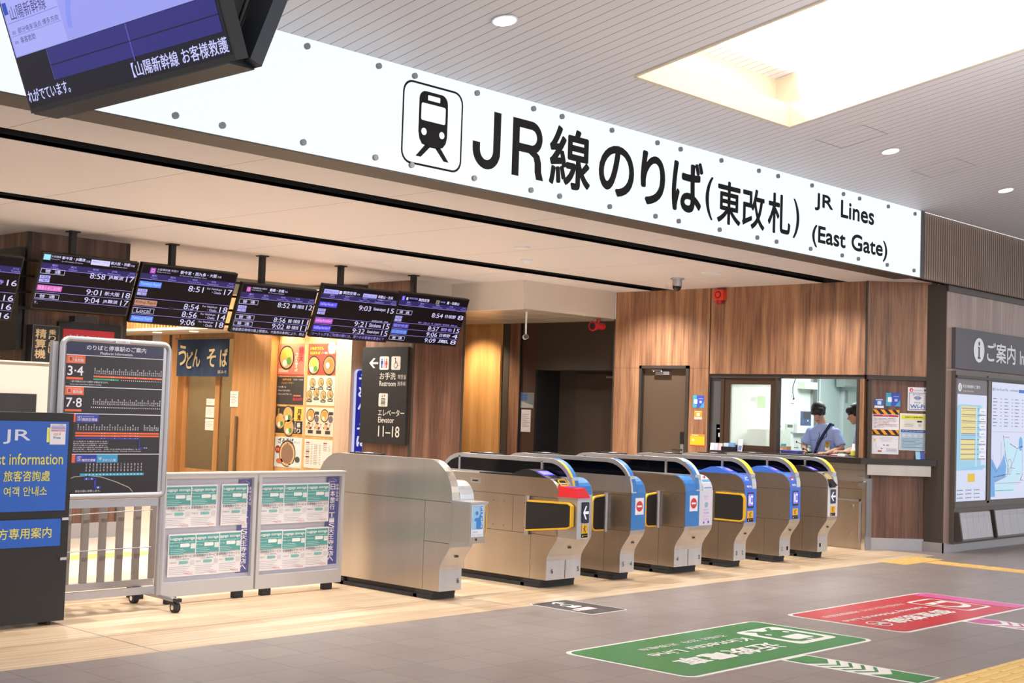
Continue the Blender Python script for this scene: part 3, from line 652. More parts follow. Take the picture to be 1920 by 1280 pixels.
def warn(g, fr, u0, v0, u1, v1):
    y_, k_ = pt('e9b21c', .5), K
    h = (v1-v0)
    g.rect(fr, u0, v0+h*.32, u1, v1, y_, 1); g.rect(fr, u0, v0, u1, v0+h*.3, K, 1)
    w_ = u1-u0; cx = (u0+u1)/2
    g.disc(fr, cx-.06*w_, v0+h*.86, h*.045, K, 2, n=10)
    for p in ([(cx-.02*w_, v0+h*.8), (cx-.06*w_, v0+h*.62)], [(cx-.06*w_, v0+h*.62), (cx-.18*w_, v0+h*.4)], [(cx-.06*w_, v0+h*.62), (cx+.12*w_, v0+h*.5), (cx+.1*w_, v0+h*.38)], [(cx-.02*w_, v0+h*.78), (cx+.22*w_, v0+h*.84)], [(cx-.04*w_, v0+h*.76), (cx-.22*w_, v0+h*.66)]): g.line(fr, p, h*.05, K, 2)
    g.poly(fr, [(u0+.08*w_, v0+h*.06), (u0+.32*w_, v0+h*.06), (u0+.2*w_, v0+h*.26)], y_, 2)
    g.txt(fr, '飛び出し注意', u0+.36*w_, v0+h*.12, u1-.05*w_, v0+h*.22, y_, 2)
def gate(label, x0, x1, arch, fcol, caps, strip, window=True, rear_plain=False, nums=(), mull=(.36, 1.38), lower_split=None, plain=False):
    """arch = (xa, xb); caps = list of (xa, xb, material or None)"""
    t_ = thing('ticket_gate', label, 'ticket gate', ((x0+x1)/2, 8.4, 0), 'ticket gates')
    fp, bp = body_profile()
    mid = [(q[0], q[1]) for q in fp+bp]
    fr = GF(x0)
    MB().prism(fr, mid, .0, x1-x0, STEEL).build('housing', t_)
    b = MB().box(x0+.02, Y0+.22, 0, x1-.02, Y0+LEN-.22, .075, BLK); b.box(x0-.004, Y0+.185, 0, x1+.004, Y0+.40, .035, RUB).box(x0-.004, Y0+LEN-.40, 0, x1+.004, Y0+LEN-.185, .06, RUB).box(x0+.002, Y0+.175, .037, x1-.002, Y0+.38, .068, RUB).box(x0-.004, Y0+.36, .0, x1+.004, Y0+LEN-.36, .03, RUB)
    b.build('base_plinth', t_)
    # light front shell that follows the curved lower front
    b = MB().strip(fr, fp[:7], -.001, x1-x0+.001, .003, STEELL)
    if lower_split: b.box(x0+lower_split-.0015, Y0+.109, .075, x0+lower_split+.0015, Y0+.113, .23, CORE)
    b.box((x0+x1)/2-.02, Y0+.049, .335, (x0+x1)/2+.02, Y0+.053, .35, CORE)
    b.build('front_shell', t_)
    for xa, xb, m_ in fcol:
        MB().strip(fr, fp[6:8], xa-x0+.001, xb-x0-.001, .004, m_).build('front_panel', t_)
    for xa, xb, m_ in caps:
        MB().strip(fr, fp[7:14], xa-x0+.001, xb-x0-.001, .004, m_).build('front_cap', t_)
    # seams on the sides
    b = MB()
    for xx in (x0-.0008, x1-.0005):
        b.box(xx, Y0+.001, .765, xx+.0013, Y0+LEN, .769, CORE).box(xx, Y0+.02, .448, xx+.0013, (Y0+.30 if plain else Y0+LEN-.02), .452, CORE)
        b.box(xx, Y0+.30, .075, xx+.0013, Y0+.303, .45, CORE)
        if plain: b.box(xx, Y0+.30, .45, xx+.0013, Y0+.303, .765, CORE); continue
        b.box(xx, Y0+.52, .452, xx+.0013, Y0+.523, .765, CORE).box(xx, Y0+1.1, .075, xx+.0013, Y0+1.103, .765, CORE)
        for dy in (.12, .38, .62, .75): b.box(xx-.0006, Y0+dy, .70, xx+.002, Y0+dy+.008, .708, CORE).box(xx-.0006, Y0+dy, .49, xx+.002, Y0+dy+.008, .498, CORE)
    b.build('panel_seams', t_)
    # arch
    af, ab = arch_profile(); outer = af+ab; xa, xb = arch; xa -= .0015; xb += .0015; fa = GF(xa)
    if window:
        inn = [(Y0+.035+(q[0]-Y0)*(LEN-.07)/LEN, .825+(q[1]-.80)*(1.055-.825)/(.29)) for q in outer]
        b = MB(); out2 = [outer[0]]+outer[1:-1]+[outer[-1]]
        n = len(outer); V = []; F = []
        b.ring(fa, outer, [(q[0], max(.835, q[1])) for q in inn], 0, xb-xa, STEELL)
        b.fbox(fa, Y0+.02, .79, Y0+LEN-.02, .94, 0.001, xb-xa-.001, STEELL)
        for my in mull: b.fbox(fa, Y0+my, .93, Y0+my+.022, 1.065, 0, xb-xa, STEELL)
        b.build('arch_frame', t_)
        MB().prism(fa, [(q[0], max(.90, q[1]-.004)) for q in inn], .012, xb-xa-.012, GLASSD).build('smoked_screen', t_)
    else:
        MB().prism(fa, outer, 0, xb-xa, STEEL).build('arch_frame', t_)
    for i0, i1, m_, wa, wb in strip: MB().strip(fa, af[i0:i1+1], wa*(xb-xa), wb*(xb-xa), .003, m_).build('edge_strip', t_)
    MB().box(xb-.03, Y0+1.0, 1.075, xb+.10, Y0+1.30, 1.10, BLK).box(xb+.0, Y0+1.1, 1.10, xb+.06, Y0+1.16, 1.104, PLWHITE).build('display_hood', t_)
    b = MB(); f0 = FY(Y0+.112)
    for s_, u in nums: MB().txt(f0, s_, x0+u, .125, x0+u+.022, .165, K, 5, .0).build('lane_number', t_)
    return t_
def reader(t_, xa, xb, m_, long=True):
    fr = GF(xa)
    pts = [(Y0+.14, .931), (Y0+.30, .985), (Y0+.36, .995), (Y0+.42, .992), (Y0+.56, .945), (Y0+.95, .94), (Y0+.95, .931)] if long else [(Y0+.14, .931), (Y0+.30, .985), (Y0+.36, .995), (Y0+.42, .992), (Y0+.56, .931)]
    rd = MB().prism(fr, pts, 0, xb-xa, m_).build('card_reader', t_)
    L = math.hypot(.16, .054); sl = Fr((xa, Y0+.14, .931), (1, 0, 0), (0, .16/L, .054/L))
    MB().fbox(sl, .015, .055, xb-xa-.015, L-.012, .001, .004, em('6a4cff', 1.0)).fbox(sl, .03, .07, xb-xa-.03, L-.03, .004, .005, em('b9b0ff', 1.1)).build('card_pad', rd)
def slotunit(t_, xa, xb):
    fr = Fr((xa, Y0+.02, .855), (1, 0, 0), (0, .70, .71)); w_ = xb-xa
    s_ = MB().fbox(fr, 0, -.085, w_, .09, -.03, .008, BLK).build('ticket_slot', t_)
    b = MB()
    for q in ((.02, .0, w_-.02, .008), (.02, .072, w_-.02, .08), (.02, .0, .028, .08), (w_-.028, .0, w_-.02, .08)): b.fbox(fr, *q, .008, .014, YEL)
    b.fbox(fr, .03, .008, w_-.03, .022, .007, .010, YEL); b.build('yellow_surround', s_)
def display(t_, xa, xb, z0, z1, kind_, y=None):
    fr = FY((Y0 if y is None else y)-.006, xa); w_ = xb-xa
    d = MB().poly(fr, rr(0, z0, w_, z1, .01, 3), NAVY, 1).fbox(fr, .004, z0+.004, w_-.004, z1-.004, -.004, .0005, NAVY).build('direction_display', t_)
    b = MB()
    if kind_ == 'arrow': b.poly(fr, sc(ARROW, w_*.08, z0+(z1-z0)*.18, w_*.92, z0+(z1-z0)*.82), GLOW, 3)
    else:
        b.poly(fr, rr(w_*.1, z0+.02, w_*.9, z1-.015, .006, 3), em('8f86f0', .9), 2); b.txt(fr, 'IC', w_*.16, z0+.035, w_*.84, z1-.03, GLOW, 4, .03)
    b.build('lit_symbol', d)
def sticker(t_, fr, draw, name='sticker'):
    b = MB(); draw(b, fr); b.build(name, t_)
def noentry(b, fr, u0, v0, u1, v1):
    b.rect(fr, u0, v0, u1, v1, pt('eef0f5'), 1); cx, cy2 = (u0+u1)/2, (v0+v1)/2; r = (u1-u0)*.38
    b.disc(fr, cx, cy2, r, pt('d02a32', .4), 2); b.rect(fr, cx-r*.7, cy2-r*.17, cx+r*.7, cy2+r*.17, pt('f4f4f8'), 3)
def flap(t_, fr, pts, edge, th=.03):
    f_ = MB().prism(fr, pts, 0, th, BLKM).build('barrier_flap', t_)
    MB().strip(fr, edge, -.003, th+.003, .014, YEL).build('yellow_edging', f_)
SB = STEELL; L_ = 'stainless ticket gate '
FP = lambda x: Fr((x, Y0-.0045, 0), (1, 0, 0), (0, 0, 1))
YS = pt('e8c62e', .45); WS = pt('d5d9e2', .4); BS = BLUE
# lane 1 gate, next to the staffed window
g = gate(L_+'at the window end, with white front and arrow display', 12.982, 13.187, (13.117, 13.187), [(12.982, 13.187, WS)], [(12.99, 13.11, STEELL)], [(3, 8, YS, 0, 1)], nums=(('1', .04),))
reader(g, 12.99, 13.11, BLK); slotunit(g, 12.995, 13.105); display(g, 13.03, 13.145, .60, .752, 'arrow')
sticker(g, FP(0), lambda b, f: warn(b, f, 13.035, .468, 13.14, .572), 'warning_sticker')
g = gate(L_+'with blue front, IC display and red round mark on its cap', 12.217, 12.42, (12.35, 12.42), [(12.217, 12.42, BLUE2)], [(12.225, 12.342, BLUE2)], [(3, 8, YS, 0, 1)], nums=(('2', .035), ('1', .14)))
reader(g, 12.225, 12.342, BLUE2); display(g, 12.262, 12.375, .60, .755, 'ic')
sticker(g, FP(0), lambda b, f: warn(b, f, 12.265, .466, 12.372, .572), 'warning_sticker')
cf = Fr((12.23, Y0-.001, .80), (1, 0, 0), (0, .38, .925))
sticker(g, cf, lambda b, f: b.disc(f, .055, .075, .032, pt('d8262e'), 8).rect(f, .04, .065, .075, .082, pt('f4f4f8'), 9).txt(f, '専用', .02, .0, .09, .035, pt('f4f4f8'), 8, .03), 'cap_sticker')
g = gate(L_+'with blue front, IC display and black flap folded along its side', 11.373, 11.582, (11.512, 11.582), [(11.373, 11.582, BLUE2)], [(11.38, 11.505, BLUE2)], [(3, 8, YS, 0, 1)], nums=(('3', .035), ('2', .14)))
reader(g, 11.38, 11.505, BLUE2); display(g, 11.418, 11.53, .60, .755, 'ic')
sticker(g, FP(0), lambda b, f: warn(b, f, 11.42, .466, 11.53, .572), 'warning_sticker')
cf = Fr((11.385, Y0-.001, .80), (1, 0, 0), (0, .38, .925))
sticker(g, cf, lambda b, f: b.txt(f, 'IC', .03, .075, .085, .115, pt('f4f4f8'), 8, .03).txt(f, '専用', .02, .0, .10, .035, pt('f4f4f8'), 8, .03), 'cap_sticker')
ff = GF(11.373-.035)
flap(g, ff, [(7.80, .48), (7.80, .73), (7.52, .728)]+arc(7.50, .69, .04, 90, 180, 4)+[(7.46, .52)]+arc(7.50, .52, .04, 180, 270, 4), [(7.80, .48), (7.50, .48)]+arc(7.50, .52, .04, 270, 180, 4)+arc(7.50, .69, .04, 180, 90, 4)+[(7.79, .73)])
# double gate between lanes 3 and 4
g = gate('double-width stainless ticket gate with no entry sticker beside a pink poster', 10.378, 10.818, (10.555, 10.645), [(10.378, 10.60, BLUE), (10.60, 10.818, WS)], [(10.385, 10.55, BLUE), (10.655, 10.81, WS)], [(3, 9, WS, .5, 1), (0, 7, BLUE, 0, .5)], nums=(('4', .04), ('3', .39)), lower_split=.22)
sticker(g, FP(0), lambda b, f: noentry(b, f, 10.44, .60, 10.57, .748), 'no_entry_sticker')
def pinkp(b, f):
    b.rect(f, 10.65, .475, 10.775, .758, pt('e3d6ea'), 1); c1 = pt('7a86c8')
    b.txt(f, 'ICOCAで', 10.675, .725, 10.75, .742, c1, 2).txt(f, 'アプリへ', 10.675, .70, 10.75, .717, c1, 2)
    b.poly(f, rr(10.685, .63, 10.74, .68, .02), pt('6fc0cf'), 2).disc(f, 10.712, .652, .012, pt('e09a9a'), 3)
    for i, t2 in enumerate(('乗るだけで', 'WESTER', 'ポイント', 'たまる!')): b.txt(f, t2, 10.668, .598-i*.03, 10.758, .616-i*.03, c1, 2)
    b.disc(f, 10.675, .487, .012, pt('4a62b8'), 2).disc(f, 10.75, .49, .014, pt('4a62b8'), 2)
sticker(g, FP(0), pinkp, 'pink_poster')
cf = Fr((10.66, Y0-.001, .80), (1, 0, 0), (0, .38, .925))
sticker(g, cf, lambda b, f: b.rect(f, .02, .01, .14, .05, pt('3c5fae'), 7).txt(f, '専用出口', .03, .02, .13, .042, pt('f0f0f5'), 8).rect(f, .02, .06, .14, .10, pt('7db8dd'), 7).rect(f, .03, .108, .10, .135, pt('e8d3d8'), 7).disc(f, .07, .122, .014, pt('d8434b'), 8), 'cap_sticker')
def cross_flap(t_, x, y, w_=.2, sgn=-1):
    fr = FY(y, x)
    if sgn < 0: pts = [(0, .45), (0, .745), (-w_+.04, .735)]+arc(-w_+.04, .695, .04, 90, 180, 4)+arc(-w_+.04, .49, .04, 180, 270, 4); edge = pts[2:]; edge = [(-.0, .447)]+arc(-w_+.04, .49, .04, 270, 180, 4)+arc(-w_+.04, .695, .04, 180, 90, 4)+[(0, .748)]
    else: pts = [(0, .45)]+arc(w_-.04, .49, .04, 270, 360, 4)+arc(w_-.04, .695, .04, 0, 90, 4)+[(0, .745)]; edge = [(0, .748)]+arc(w_-.04, .695, .04, 90, 0, 4)+arc(w_-.04, .49, .04, 360, 270, 4)+[(0, .447)]
    f_ = MB().prism(fr, pts, -.03, 0, BLKM).build('barrier_flap', t_)
    MB().strip(fr, edge, -.033, .003, .012, YEL).build('yellow_edging', f_)
    MB().cyl((x+.006*(1 if sgn < 0 else -1), y-.005, .425), (x+.006*(1 if sgn < 0 else -1), y-.005, .775), .022, ALU).build('flap_hinge', t_)
cross_flap(g, 10.378-.022, 7.78, .17)
# lane 4/5
g = gate(L_+'with all-blue front and no entry sticker, next to the double gate', 9.558, 9.762, (9.558, 9.63), [(9.558, 9.762, BLUE)], [(9.637, 9.755, BLUE)], [(0, 9, BLUE, .35, 1)], nums=(('5', .035), ('4', .15)), mull=(1.30,))
sticker(g, FP(0), lambda b, f: noentry(b, f, 9.61, .595, 9.735, .745), 'no_entry_sticker')
cross_flap(g, 9.558-.022, 7.75, .17)
# lane 5/6 with red ticket reader box
g = gate('double-width stainless ticket gate carrying a red reader on its front box', 8.567, 9.012, (8.757, 8.835), [], [(8.85, 9.005, BLUE)], [(0, 10, BLUE, .45, 1), (1, 8, YS, .06, .40)], nums=(('6', .06), ('5', .40)), lower_split=.24)
reader(g, 8.575, 8.75, BLK); slotunit(g, 8.60, 8.74)
bx = MB().box(8.567, 7.26, .445, 8.725, 7.475, .765, STEELL).box(8.560, 7.25, .765, 8.732, 7.475, .782, ALU).build('reader_box', g)
MB().loft([[Vector((8.565, 7.255, .783)), Vector((8.728, 7.255, .783)), Vector((8.728, 7.5, .783)), Vector((8.565, 7.5, .783))], [Vector((8.585, 7.30, .862)), Vector((8.71, 7.30, .862)), Vector((8.71, 7.5, .872)), Vector((8.585, 7.5, .872))]], RED, False).build('red_reader', g)
MB().box(8.61, 7.34, .8665, 8.69, 7.43, .872, em('7c60e0', .8)).build('reader_window', g)
display(g, 8.625, 8.71, .575, .75, 'arrow', 7.257)
sticker(g, Fr((0, 7.2585, 0), (1, 0, 0)), lambda b, f: warn(b, f, 8.628, .455, 8.708, .565), 'warning_sticker')
ff = GF(8.567-.045)
flap(g, ff, [(7.795, .486), (7.795, .721), (7.33, .727), (7.30, .715), (7.30, .551), (7.33, .541)], [(7.795, .486), (7.33, .538), (7.298, .551), (7.298, .715), (7.33, .73), (7.78, .722)])
MB().cyl((8.545, 7.80, .44), (8.545, 7.80, .77), .02, ALU).build('flap_hinge', g)
MB().fbox(Fr((8.567, 8.35, 0), (0, 1, 0)).__class__((8.5665, 0, 0), (0, -1, 0)), -8.52, .84, -8.38, .885, 0, .004, STEELL).fbox(FX(8.5665), -8.49, .855, -8.42, .868, .004, .006, BLK).build('latch_plate', g)
# lane 6 end gate, plain steel back towards the boards
g = gate('end ticket gate with plain steel side and blue card sticker on its front box', 7.317, 7.557, (7.317, 7.392), [(7.317, 7.557, STEELL)], [(7.40, 7.552, STEELL)], [], window=False, nums=(('6', .19),), plain=True)
bx = MB().box(7.3165, 7.266, .47, 7.484, 7.468, .765, STEEL).box(7.31, 7.255, .765, 7.50, 7.468, .785, ALU).build('reader_box', g)
def pit(b, f):
    b.rect(f, 7.328, .52, 7.462, .762, pt('e9edf5'), 1); b.poly(f, rr(7.334, .575, 7.456, .755, .012, 3), pt('9cc8ec'), 2)
    c2 = pt('3a86d2'); b.disc(f, 7.385, .70, .016, c2, 3); b.poly(f, [(7.36, .655), (7.375, .665), (7.405, .665), (7.405, .58), (7.38, .58), (7.38, .64), (7.36, .64)], c2, 3); b.poly(f, [(7.405, .58), (7.45, .58), (7.45, .75), (7.42, .75), (7.425, .70), (7.405, .665)], c2, 3)
    vf = Fr(f.p(7.4275, .745), -f.v, f.u); b.txt(vf, 'PiTaPa', 0, 0, .16, .02, pt('e6eefa'), 5, .03)
    b.txt(f, 'JR西日本', 7.345, .548, 7.40, .562, pt('5a78b8'), 2).txt(f, 'ポストペイエリア', 7.337, .528, 7.455, .541, pt('5a78b8'), 2)
sticker(g, Fr((0, 7.2645, 0), (1, 0, 0)), pit, 'card_sticker')
MB().box(7.38, 7.262, .49, 7.395, 7.266, .508, BLK).build('keyhole', g)
cross_flap(g, 7.557+.022, 7.72, .375, 1)

# ================================================================ counter under the ticket window
b = MB().box(14.40, 7.80, 0, 14.58, 9.88, 1.0, STEEL).box(14.395, 7.80, .925, 14.40, 9.88, .928, CORE).box(14.395, 7.80, .70, 14.40, 9.88, .703, CORE)
ct = thing('ticket_counter', 'stainless fronted ticket counter with dark worktop under the staffed window', 'counter', (14.5, 8.6, 0))
b.build('steel_front', ct)
CTM = mat('dark_worktop', '2c2623', .3)
b = MB(); poly_ = [(14.30, 9.95), (14.30, 7.80), (14.93, 7.17), (14.98, 7.24), (14.98, 7.30), (14.46, 7.86), (14.46, 7.95), (14.94, 7.95), (14.94, 9.95)]
b.prism(WF, poly_, 1.0, 1.07, CTM).build('worktop', ct)
MB().fbox(CF, -.02, .875, .80, .998, -.08, .055, STEEL).build('steel_apron', ct)
pn = MB().box(14.385, 7.86, .10, 14.395, 8.75, .56, STEEL).box(14.38, 7.84, .56, 14.397, 8.78, .585, ALU).box(14.38, 7.83, .08, 14.397, 7.86, .585, ALU).build('access_panel', ct)
for y in (7.95, 8.35):
    for z in (.17, .50): MB().cyl((14.37, y, z), (14.386, y, z), .02, CHROME, 12).build('round_bolt', pn)
MB().box(14.36, 7.76, 0, 14.50, 7.80, .83, STEELL).box(14.34, 7.755, 0, 14.362, 7.80, .80, CHROME).build('end_post', ct)
MB().box(14.20, 7.77, .74, 14.36, 7.778, .80, CLEAR).box(14.19, 7.77, .79, 14.375, 9.3, .80, CHROME).box(14.19, 7.77, .86, 14.375, 7.775, .865, CHROME).build('acrylic_rail', ct)
MB().box(14.50, 8.0, 0, 14.56, 8.6, .05, BLK).build('toe_kick', ct)

# ================================================================ big tilted monitor pair hung in the concourse
TM = math.radians(21)
mf = Fr((2.50, 4.99, 2.6), (0, -1, 0), (-math.sin(TM), 0, math.cos(TM))); MW, MH = 1.37, .79
t_ = thing('hanging_monitor', 'large tilted information monitor hanging close overhead in front of the station sign', 'monitor', (2.55, 4.3, 2.6))
MB().fbox(mf, 0, 0, MW, MH, -.05, 0, BLK).fbox(mf, .12, -.012, MW-.25, .05, -.075, -.03, BLK).build('casing', t_)
mg = Fr((2.60, 3.62, 2.6), (0, 1, 0), (math.sin(TM), 0, math.cos(TM)))
MB().fbox(mg, 0, 0, MW, MH, -.05, 0, pt('2b3038', .4)).build('rear_casing', t_)
MB().box(2.50, 3.66, 2.595, 2.60, 4.97, 2.62, BLK).box(2.50, 3.75, 2.7, 2.62, 4.9, 3.3, pt('3c3a38', .6)).cyl((2.55, 4.3, 3.2), (2.55, 4.3, 4.36), .035, BLK).build('hanger', t_)
MB().tube([(2.55, 3.70, 2.72), (2.56, 3.66, 2.82), (2.54, 3.64, 2.92), (2.58, 3.66, 3.05)], .009, BLK, 8).box(2.57, 3.63, 2.92, 2.60, 3.65, 3.12, BLK).build('power_cable', t_)
b = MB(); b.rect(mf, .012, .02, MW-.012, MH-.012, em('14102c', .5), 1); b.rect(mf, .012, .218, MW-.012, MH-.012, em('9c9ff2', .9), 2); b.rect(mf, .012, .66, MW-.012, MH-.012, em('3a35a0', .8), 3)
b.rect(mf, .25, .098, MW-.03, .216, em('2e2c80', .8), 2); b.rect(mf, .25, .152, MW-.03, .156, em('14123c', .5), 3); b.rect(mf, .803, .085, .81, .216, em('5a5cb8', .8), 3); b.rect(mf, .246, .098, .25, .216, em('5a5cb8', .8), 3)
b.build('screen', t_)
lk = em('4a4890', .6); lw = em('c9cbff', .95); b = MB()
b.rect(mf, .022, .222, .415, .60, em('a9acf6', .92), 3); b.rect(mf, .02, .38, .052, .425, em('2a50c0', .8), 4)
b.txt(mf, '山陽新幹線', .062, .352, .335, .405, lk, 4); b.txt(mf, '部分电车误点 博多方向', .085, .30, .395, .322, lk, 4); b.txt(mf, '原因', .04, .302, .065, .315, lk, 4); b.txt(mf, '影响', .04, .265, .065, .278, lk, 4); b.txt(mf, '乘客救助', .085, .262, .20, .286, lk, 4)
b.rect(mf, .03, .345, .41, .347, em('7a7cd0', .8), 4); b.rect(mf, .03, .295, .41, .2965, em('7a7cd0', .8), 4)
b.txt(mf, '【山陽新幹線 お客様救護', .775, .030, 1.352, .082, lw, 4, .008); b.txt(mf, 'れがでています。', .02, .040, .34, .088, lw, 4, .008)
b.line(mf, [(.52, .40), (.47, .32), (.455, .26)], .03, em('8a94f6', .9), 4)
b.build('display_graphics', t_)

# ================================================================ advertising kiosk, poster stand, fence
fk = FY(8.20); t_ = thing('information_kiosk', 'black floor-standing kiosk with blue guest information panels', 'kiosk', (4.0, 8.4, 0))
MB().box(3.55, 8.21, .025, 4.515, 8.37, 1.38, mat('kiosk_black', '1d1a1c', .5)).build('cabinet', t_)
for x in (3.68, 4.42):
    for y in (8.25, 8.33): MB().cyl((x, y, 0), (x, y, .03), .02, RUB, 14).build('foot', t_)
KB = pt('2560c4', .35); KY = pt('e3dc6a', .5); KW = pt('dfe4f4', .5)
MB().rect(fk, 3.62, .745, 4.478, 1.325, KB, 1).build('upper_panel', t_); MB().rect(fk, 3.66, .515, 4.455, .692, KB, 1).build('lower_panel', t_)
for tx, q, m_ in (('JR', (4.03, 1.178, 4.213, 1.27), KW), ('Guest information', (3.86, 1.045, 4.447, 1.118), KY), ('旅客咨詢處', (4.045, .937, 4.36, 1.007), KY), ('여객 안내소', (4.05, .843, 4.345, .905), KY), ('訪日の方専用案内', (3.80, .57, 4.39, .64), KY)): MB().txt(fk, tx, *q, m_, 3, .012).build('lettering', t_)
for z in (.68, .42): MB().box(4.46, 8.195, z, 4.505, 8.21, z+.018, CHROME).build('latch', t_)
b = MB().rect(fk, 4.325, 1.19, 4.40, 1.285, pt('e8ee7a'), 2).rect(fk, 4.345, 1.175, 4.455, 1.31, pt('f0ecf2'), 5)
b.rect(fk, 4.352, 1.262, 4.45, 1.268, pt('c8505c'), 6).rect(fk, 4.352, 1.272, 4.45, 1.295, pt('b9a8d8'), 6).txt(fk, 'card', 4.372, 1.236, 4.42, 1.254, pt('e8862c'), 6).txt(fk, 'Free', 4.372, 1.212, 4.42, 1.228, pt('4a8aa8'), 6, .02)
b.txt(fk, 'ようこそ大阪へ', 4.36, 1.298, 4.445, 1.307, pt('5a5a6a'), 6); b.build('paper_notice', None, 'small white card notice taped on the black kiosk', 'notice')

fs = FY(8.395); t_ = thing('poster_stand', 'wheeled aluminium poster stand with platform information board', 'poster stand', (4.95, 8.45, 0))
R0, R1, Z0, Z1 = 4.515, 5.335, .815, 1.882
loop = [(R0, Z0+.04)]+arc(R0+.05, Z1-.05, .05, 180, 90, 5)+arc(R1-.05, Z1-.05, .05, 90, 0, 5)+arc(R1-.03, Z0+.03, .03, 0, -90, 4)+arc(R0+.03, Z0+.03, .03, 270, 180, 4)
MB().tube([(u, 8.40, v) for u, v in loop], .021, ALU, 10).box(R0+.01, 8.395, Z0+.01, R1-.01, 8.41, Z1-.01, ALU).build('frame', t_)
MB().box(4.46, 8.43, .1, 4.50, 8.47, 1.86, ALU).box(5.35, 8.43, .1, 5.38, 8.47, 1.845, ALU).build('rear_post', t_)
MB().box(4.5, 8.41, .735, 5.36, 8.44, .79, ALU).box(4.5, 8.41, .115, 5.36, 8.44, .165, ALU).tube([(5.333, 8.41, .84), (5.333, 8.41, .10)], .017, ALU).build('lower_frame', t_)
for x in (4.49, 5.365):
    yf = 8.42 if x < 5 else 8.19
    MB().tube([(x, 8.80, .095), (x, yf, .085)], .016, ALU).box(x-.02, yf-.02, .075, x+.02, yf+.03, .10, RUB).build('foot_bar', t_)
    for y in (yf+.03, 8.76):
        w_ = MB().cyl((x-.022, y, .036), (x+.022, y, .036), .036, RUB, 18).cyl((x-.025, y, .036), (x+.025, y, .036), .018, CHROME, 12).box(x-.01, y-.012, .05, x+.01, y+.012, .085, BLK).build('castor', t_)
b = MB(); DK = mat('poster_dark', '251c22', .22); NV = mat('poster_navy', '2a2a50', .22)
X0, X1 = 4.54, 5.288
b.rect(fs, X0, .835, X1, 1.865, DK, 2); b.rect(fs, X0, 1.775, X1, 1.865, NV, 3)
PW = pt('ece6f0', .4); OR = pt('ee6a3a', .4); LB = pt('2c3ea8', .4)
for z in (1.772, 1.558, 1.375, 1.10): b.rect(fs, X0, z, X1, z+.005, PW, 4)
b.txt(fs, 'のりばと停車駅のご案内', 4.685, 1.813, 5.145, 1.848, PW, 4, .02); b.txt(fs, 'Platform Information', 4.79, 1.786, 5.04, 1.804, PW, 4, .02)
def tagr(z, L): 
    b.rect(fs, X0, z-.055, X0+.14, z, OR, 4); b.frame(fs, X0+.018, z-.043, X0+.05, z-.010, .002, PW, 5); b.txt(fs, 'R', X0+.025, z-.038, X0+.043, z-.015, pt('8a3848'), 5, .02); b.txt(fs, '阪和線', X0+.06, z-.046, X0+.128, z-.022, PW, 5, .01); b.txt(fs, 'Hanwa Line', X0+.062, z-.017, X0+.118, z-.009, PW, 5)
tagr(1.772, 'R'); tagr(1.558, 'R')
b.txt(fs, '3·4', X0+.012, 1.635, X0+.128, 1.70, PW, 5, .02); b.txt(fs, '7·8', X0+.012, 1.42, X0+.128, 1.485, PW, 5, .02); b.rect(fs, X0+.005, 1.608, X0+.128, 1.623, OR, 5); b.rect(fs, X0+.005, 1.392, X0+.128, 1.406, OR, 5)
KJ = '天美長杉浅堺三百北津鳳富信和久東岸貝二佐長熊日新鶴'
def stations(u0, u1, n, z, hh=.045):
    for i in range(n):
        u = u0+(u1-u0)*i/(n-1)
        for k in range(2+((i*7) % 3 == 0)): b.txt(fs, KJ[(i*3+k*5) % len(KJ)], u-.005, z+.008+k*.015, u+.005, z+.020+k*.015, PW, 5)
def dots(u0, u1, n, z, r=.0035, sel=None, m_=None):
    for i in range(n):
        if sel is None or i in sel: b.disc(fs, u0+(u1-u0)*i/(n-1), z, r, m_ or PW, 6, n=8)
stations(X0+.215, X1-.015, 34, 1.643); b.rect(fs, X0+.205, 1.628, X1-.005, 1.640, OR, 5); dots(X0+.215, X1-.015, 34, 1.634, .003, (8, 9, 13, 17, 20, 24, 25, 28, 31, 32, 33))
b.rect(fs, X0+.205, 1.610, X0+.40, 1.620, pt('3fae7a'), 5); dots(X0+.215, X1-.015, 34, 1.614, .0035, [8, 9]+list(range(13, 34)))
b.txt(fs, '一部の列車は①②から発車する場合があります。', X0+.035, 1.588, X0+.32, 1.602, PW, 5); b.txt(fs, 'Some trains leave from platform number', X0+.035, 1.570, X0+.27, 1.581, PW, 5)
stations(X0+.215, X1-.015, 34, 1.432); dots(X0+.20, X1-.015, 35, 1.423, .004)
b.rect(fs, X0, 1.32, X0+.09, 1.375, OR, 4); b.rect(fs, X0+.09, 1.318, X0+.26, 1.375, LB, 5); b.frame(fs, X0+.10, 1.33, X0+.13, 1.362, .002, PW, 6); b.txt(fs, 'S', X0+.107, 1.335, X0+.123, 1.357, PW, 6, .02); b.txt(fs, '関西空港線', X0+.138, 1.327, X0+.25, 1.349, PW, 6, .01); b.txt(fs, 'Kansai-airport Line', X0+.138, 1.354, X0+.225, 1.363, PW, 6)
stations(X0+.11, X1-.18, 24, 1.258); stations(X1-.13, X1-.02, 9, 1.258)
b.rect(fs, X0+.09, 1.24, X1-.01, 1.252, OR, 5); b.rect(fs, X0+.09, 1.222, X1-.01, 1.234, OR, 5); b.rect(fs, X0+.09, 1.205, X1-.16, 1.216, LB, 5); b.line(fs, [(X1-.165, 1.21), (X1-.165, 1.145), (X1-.12, 1.145)], .008, LB, 5)
for z in (1.246, 1.228, 1.21): dots(X0+.11, X1-.18, 24, z, .003, (9, 10, 14, 18, 20, 22, 23))
dots(X1-.12, X1-.105, 2, 1.146, .004)
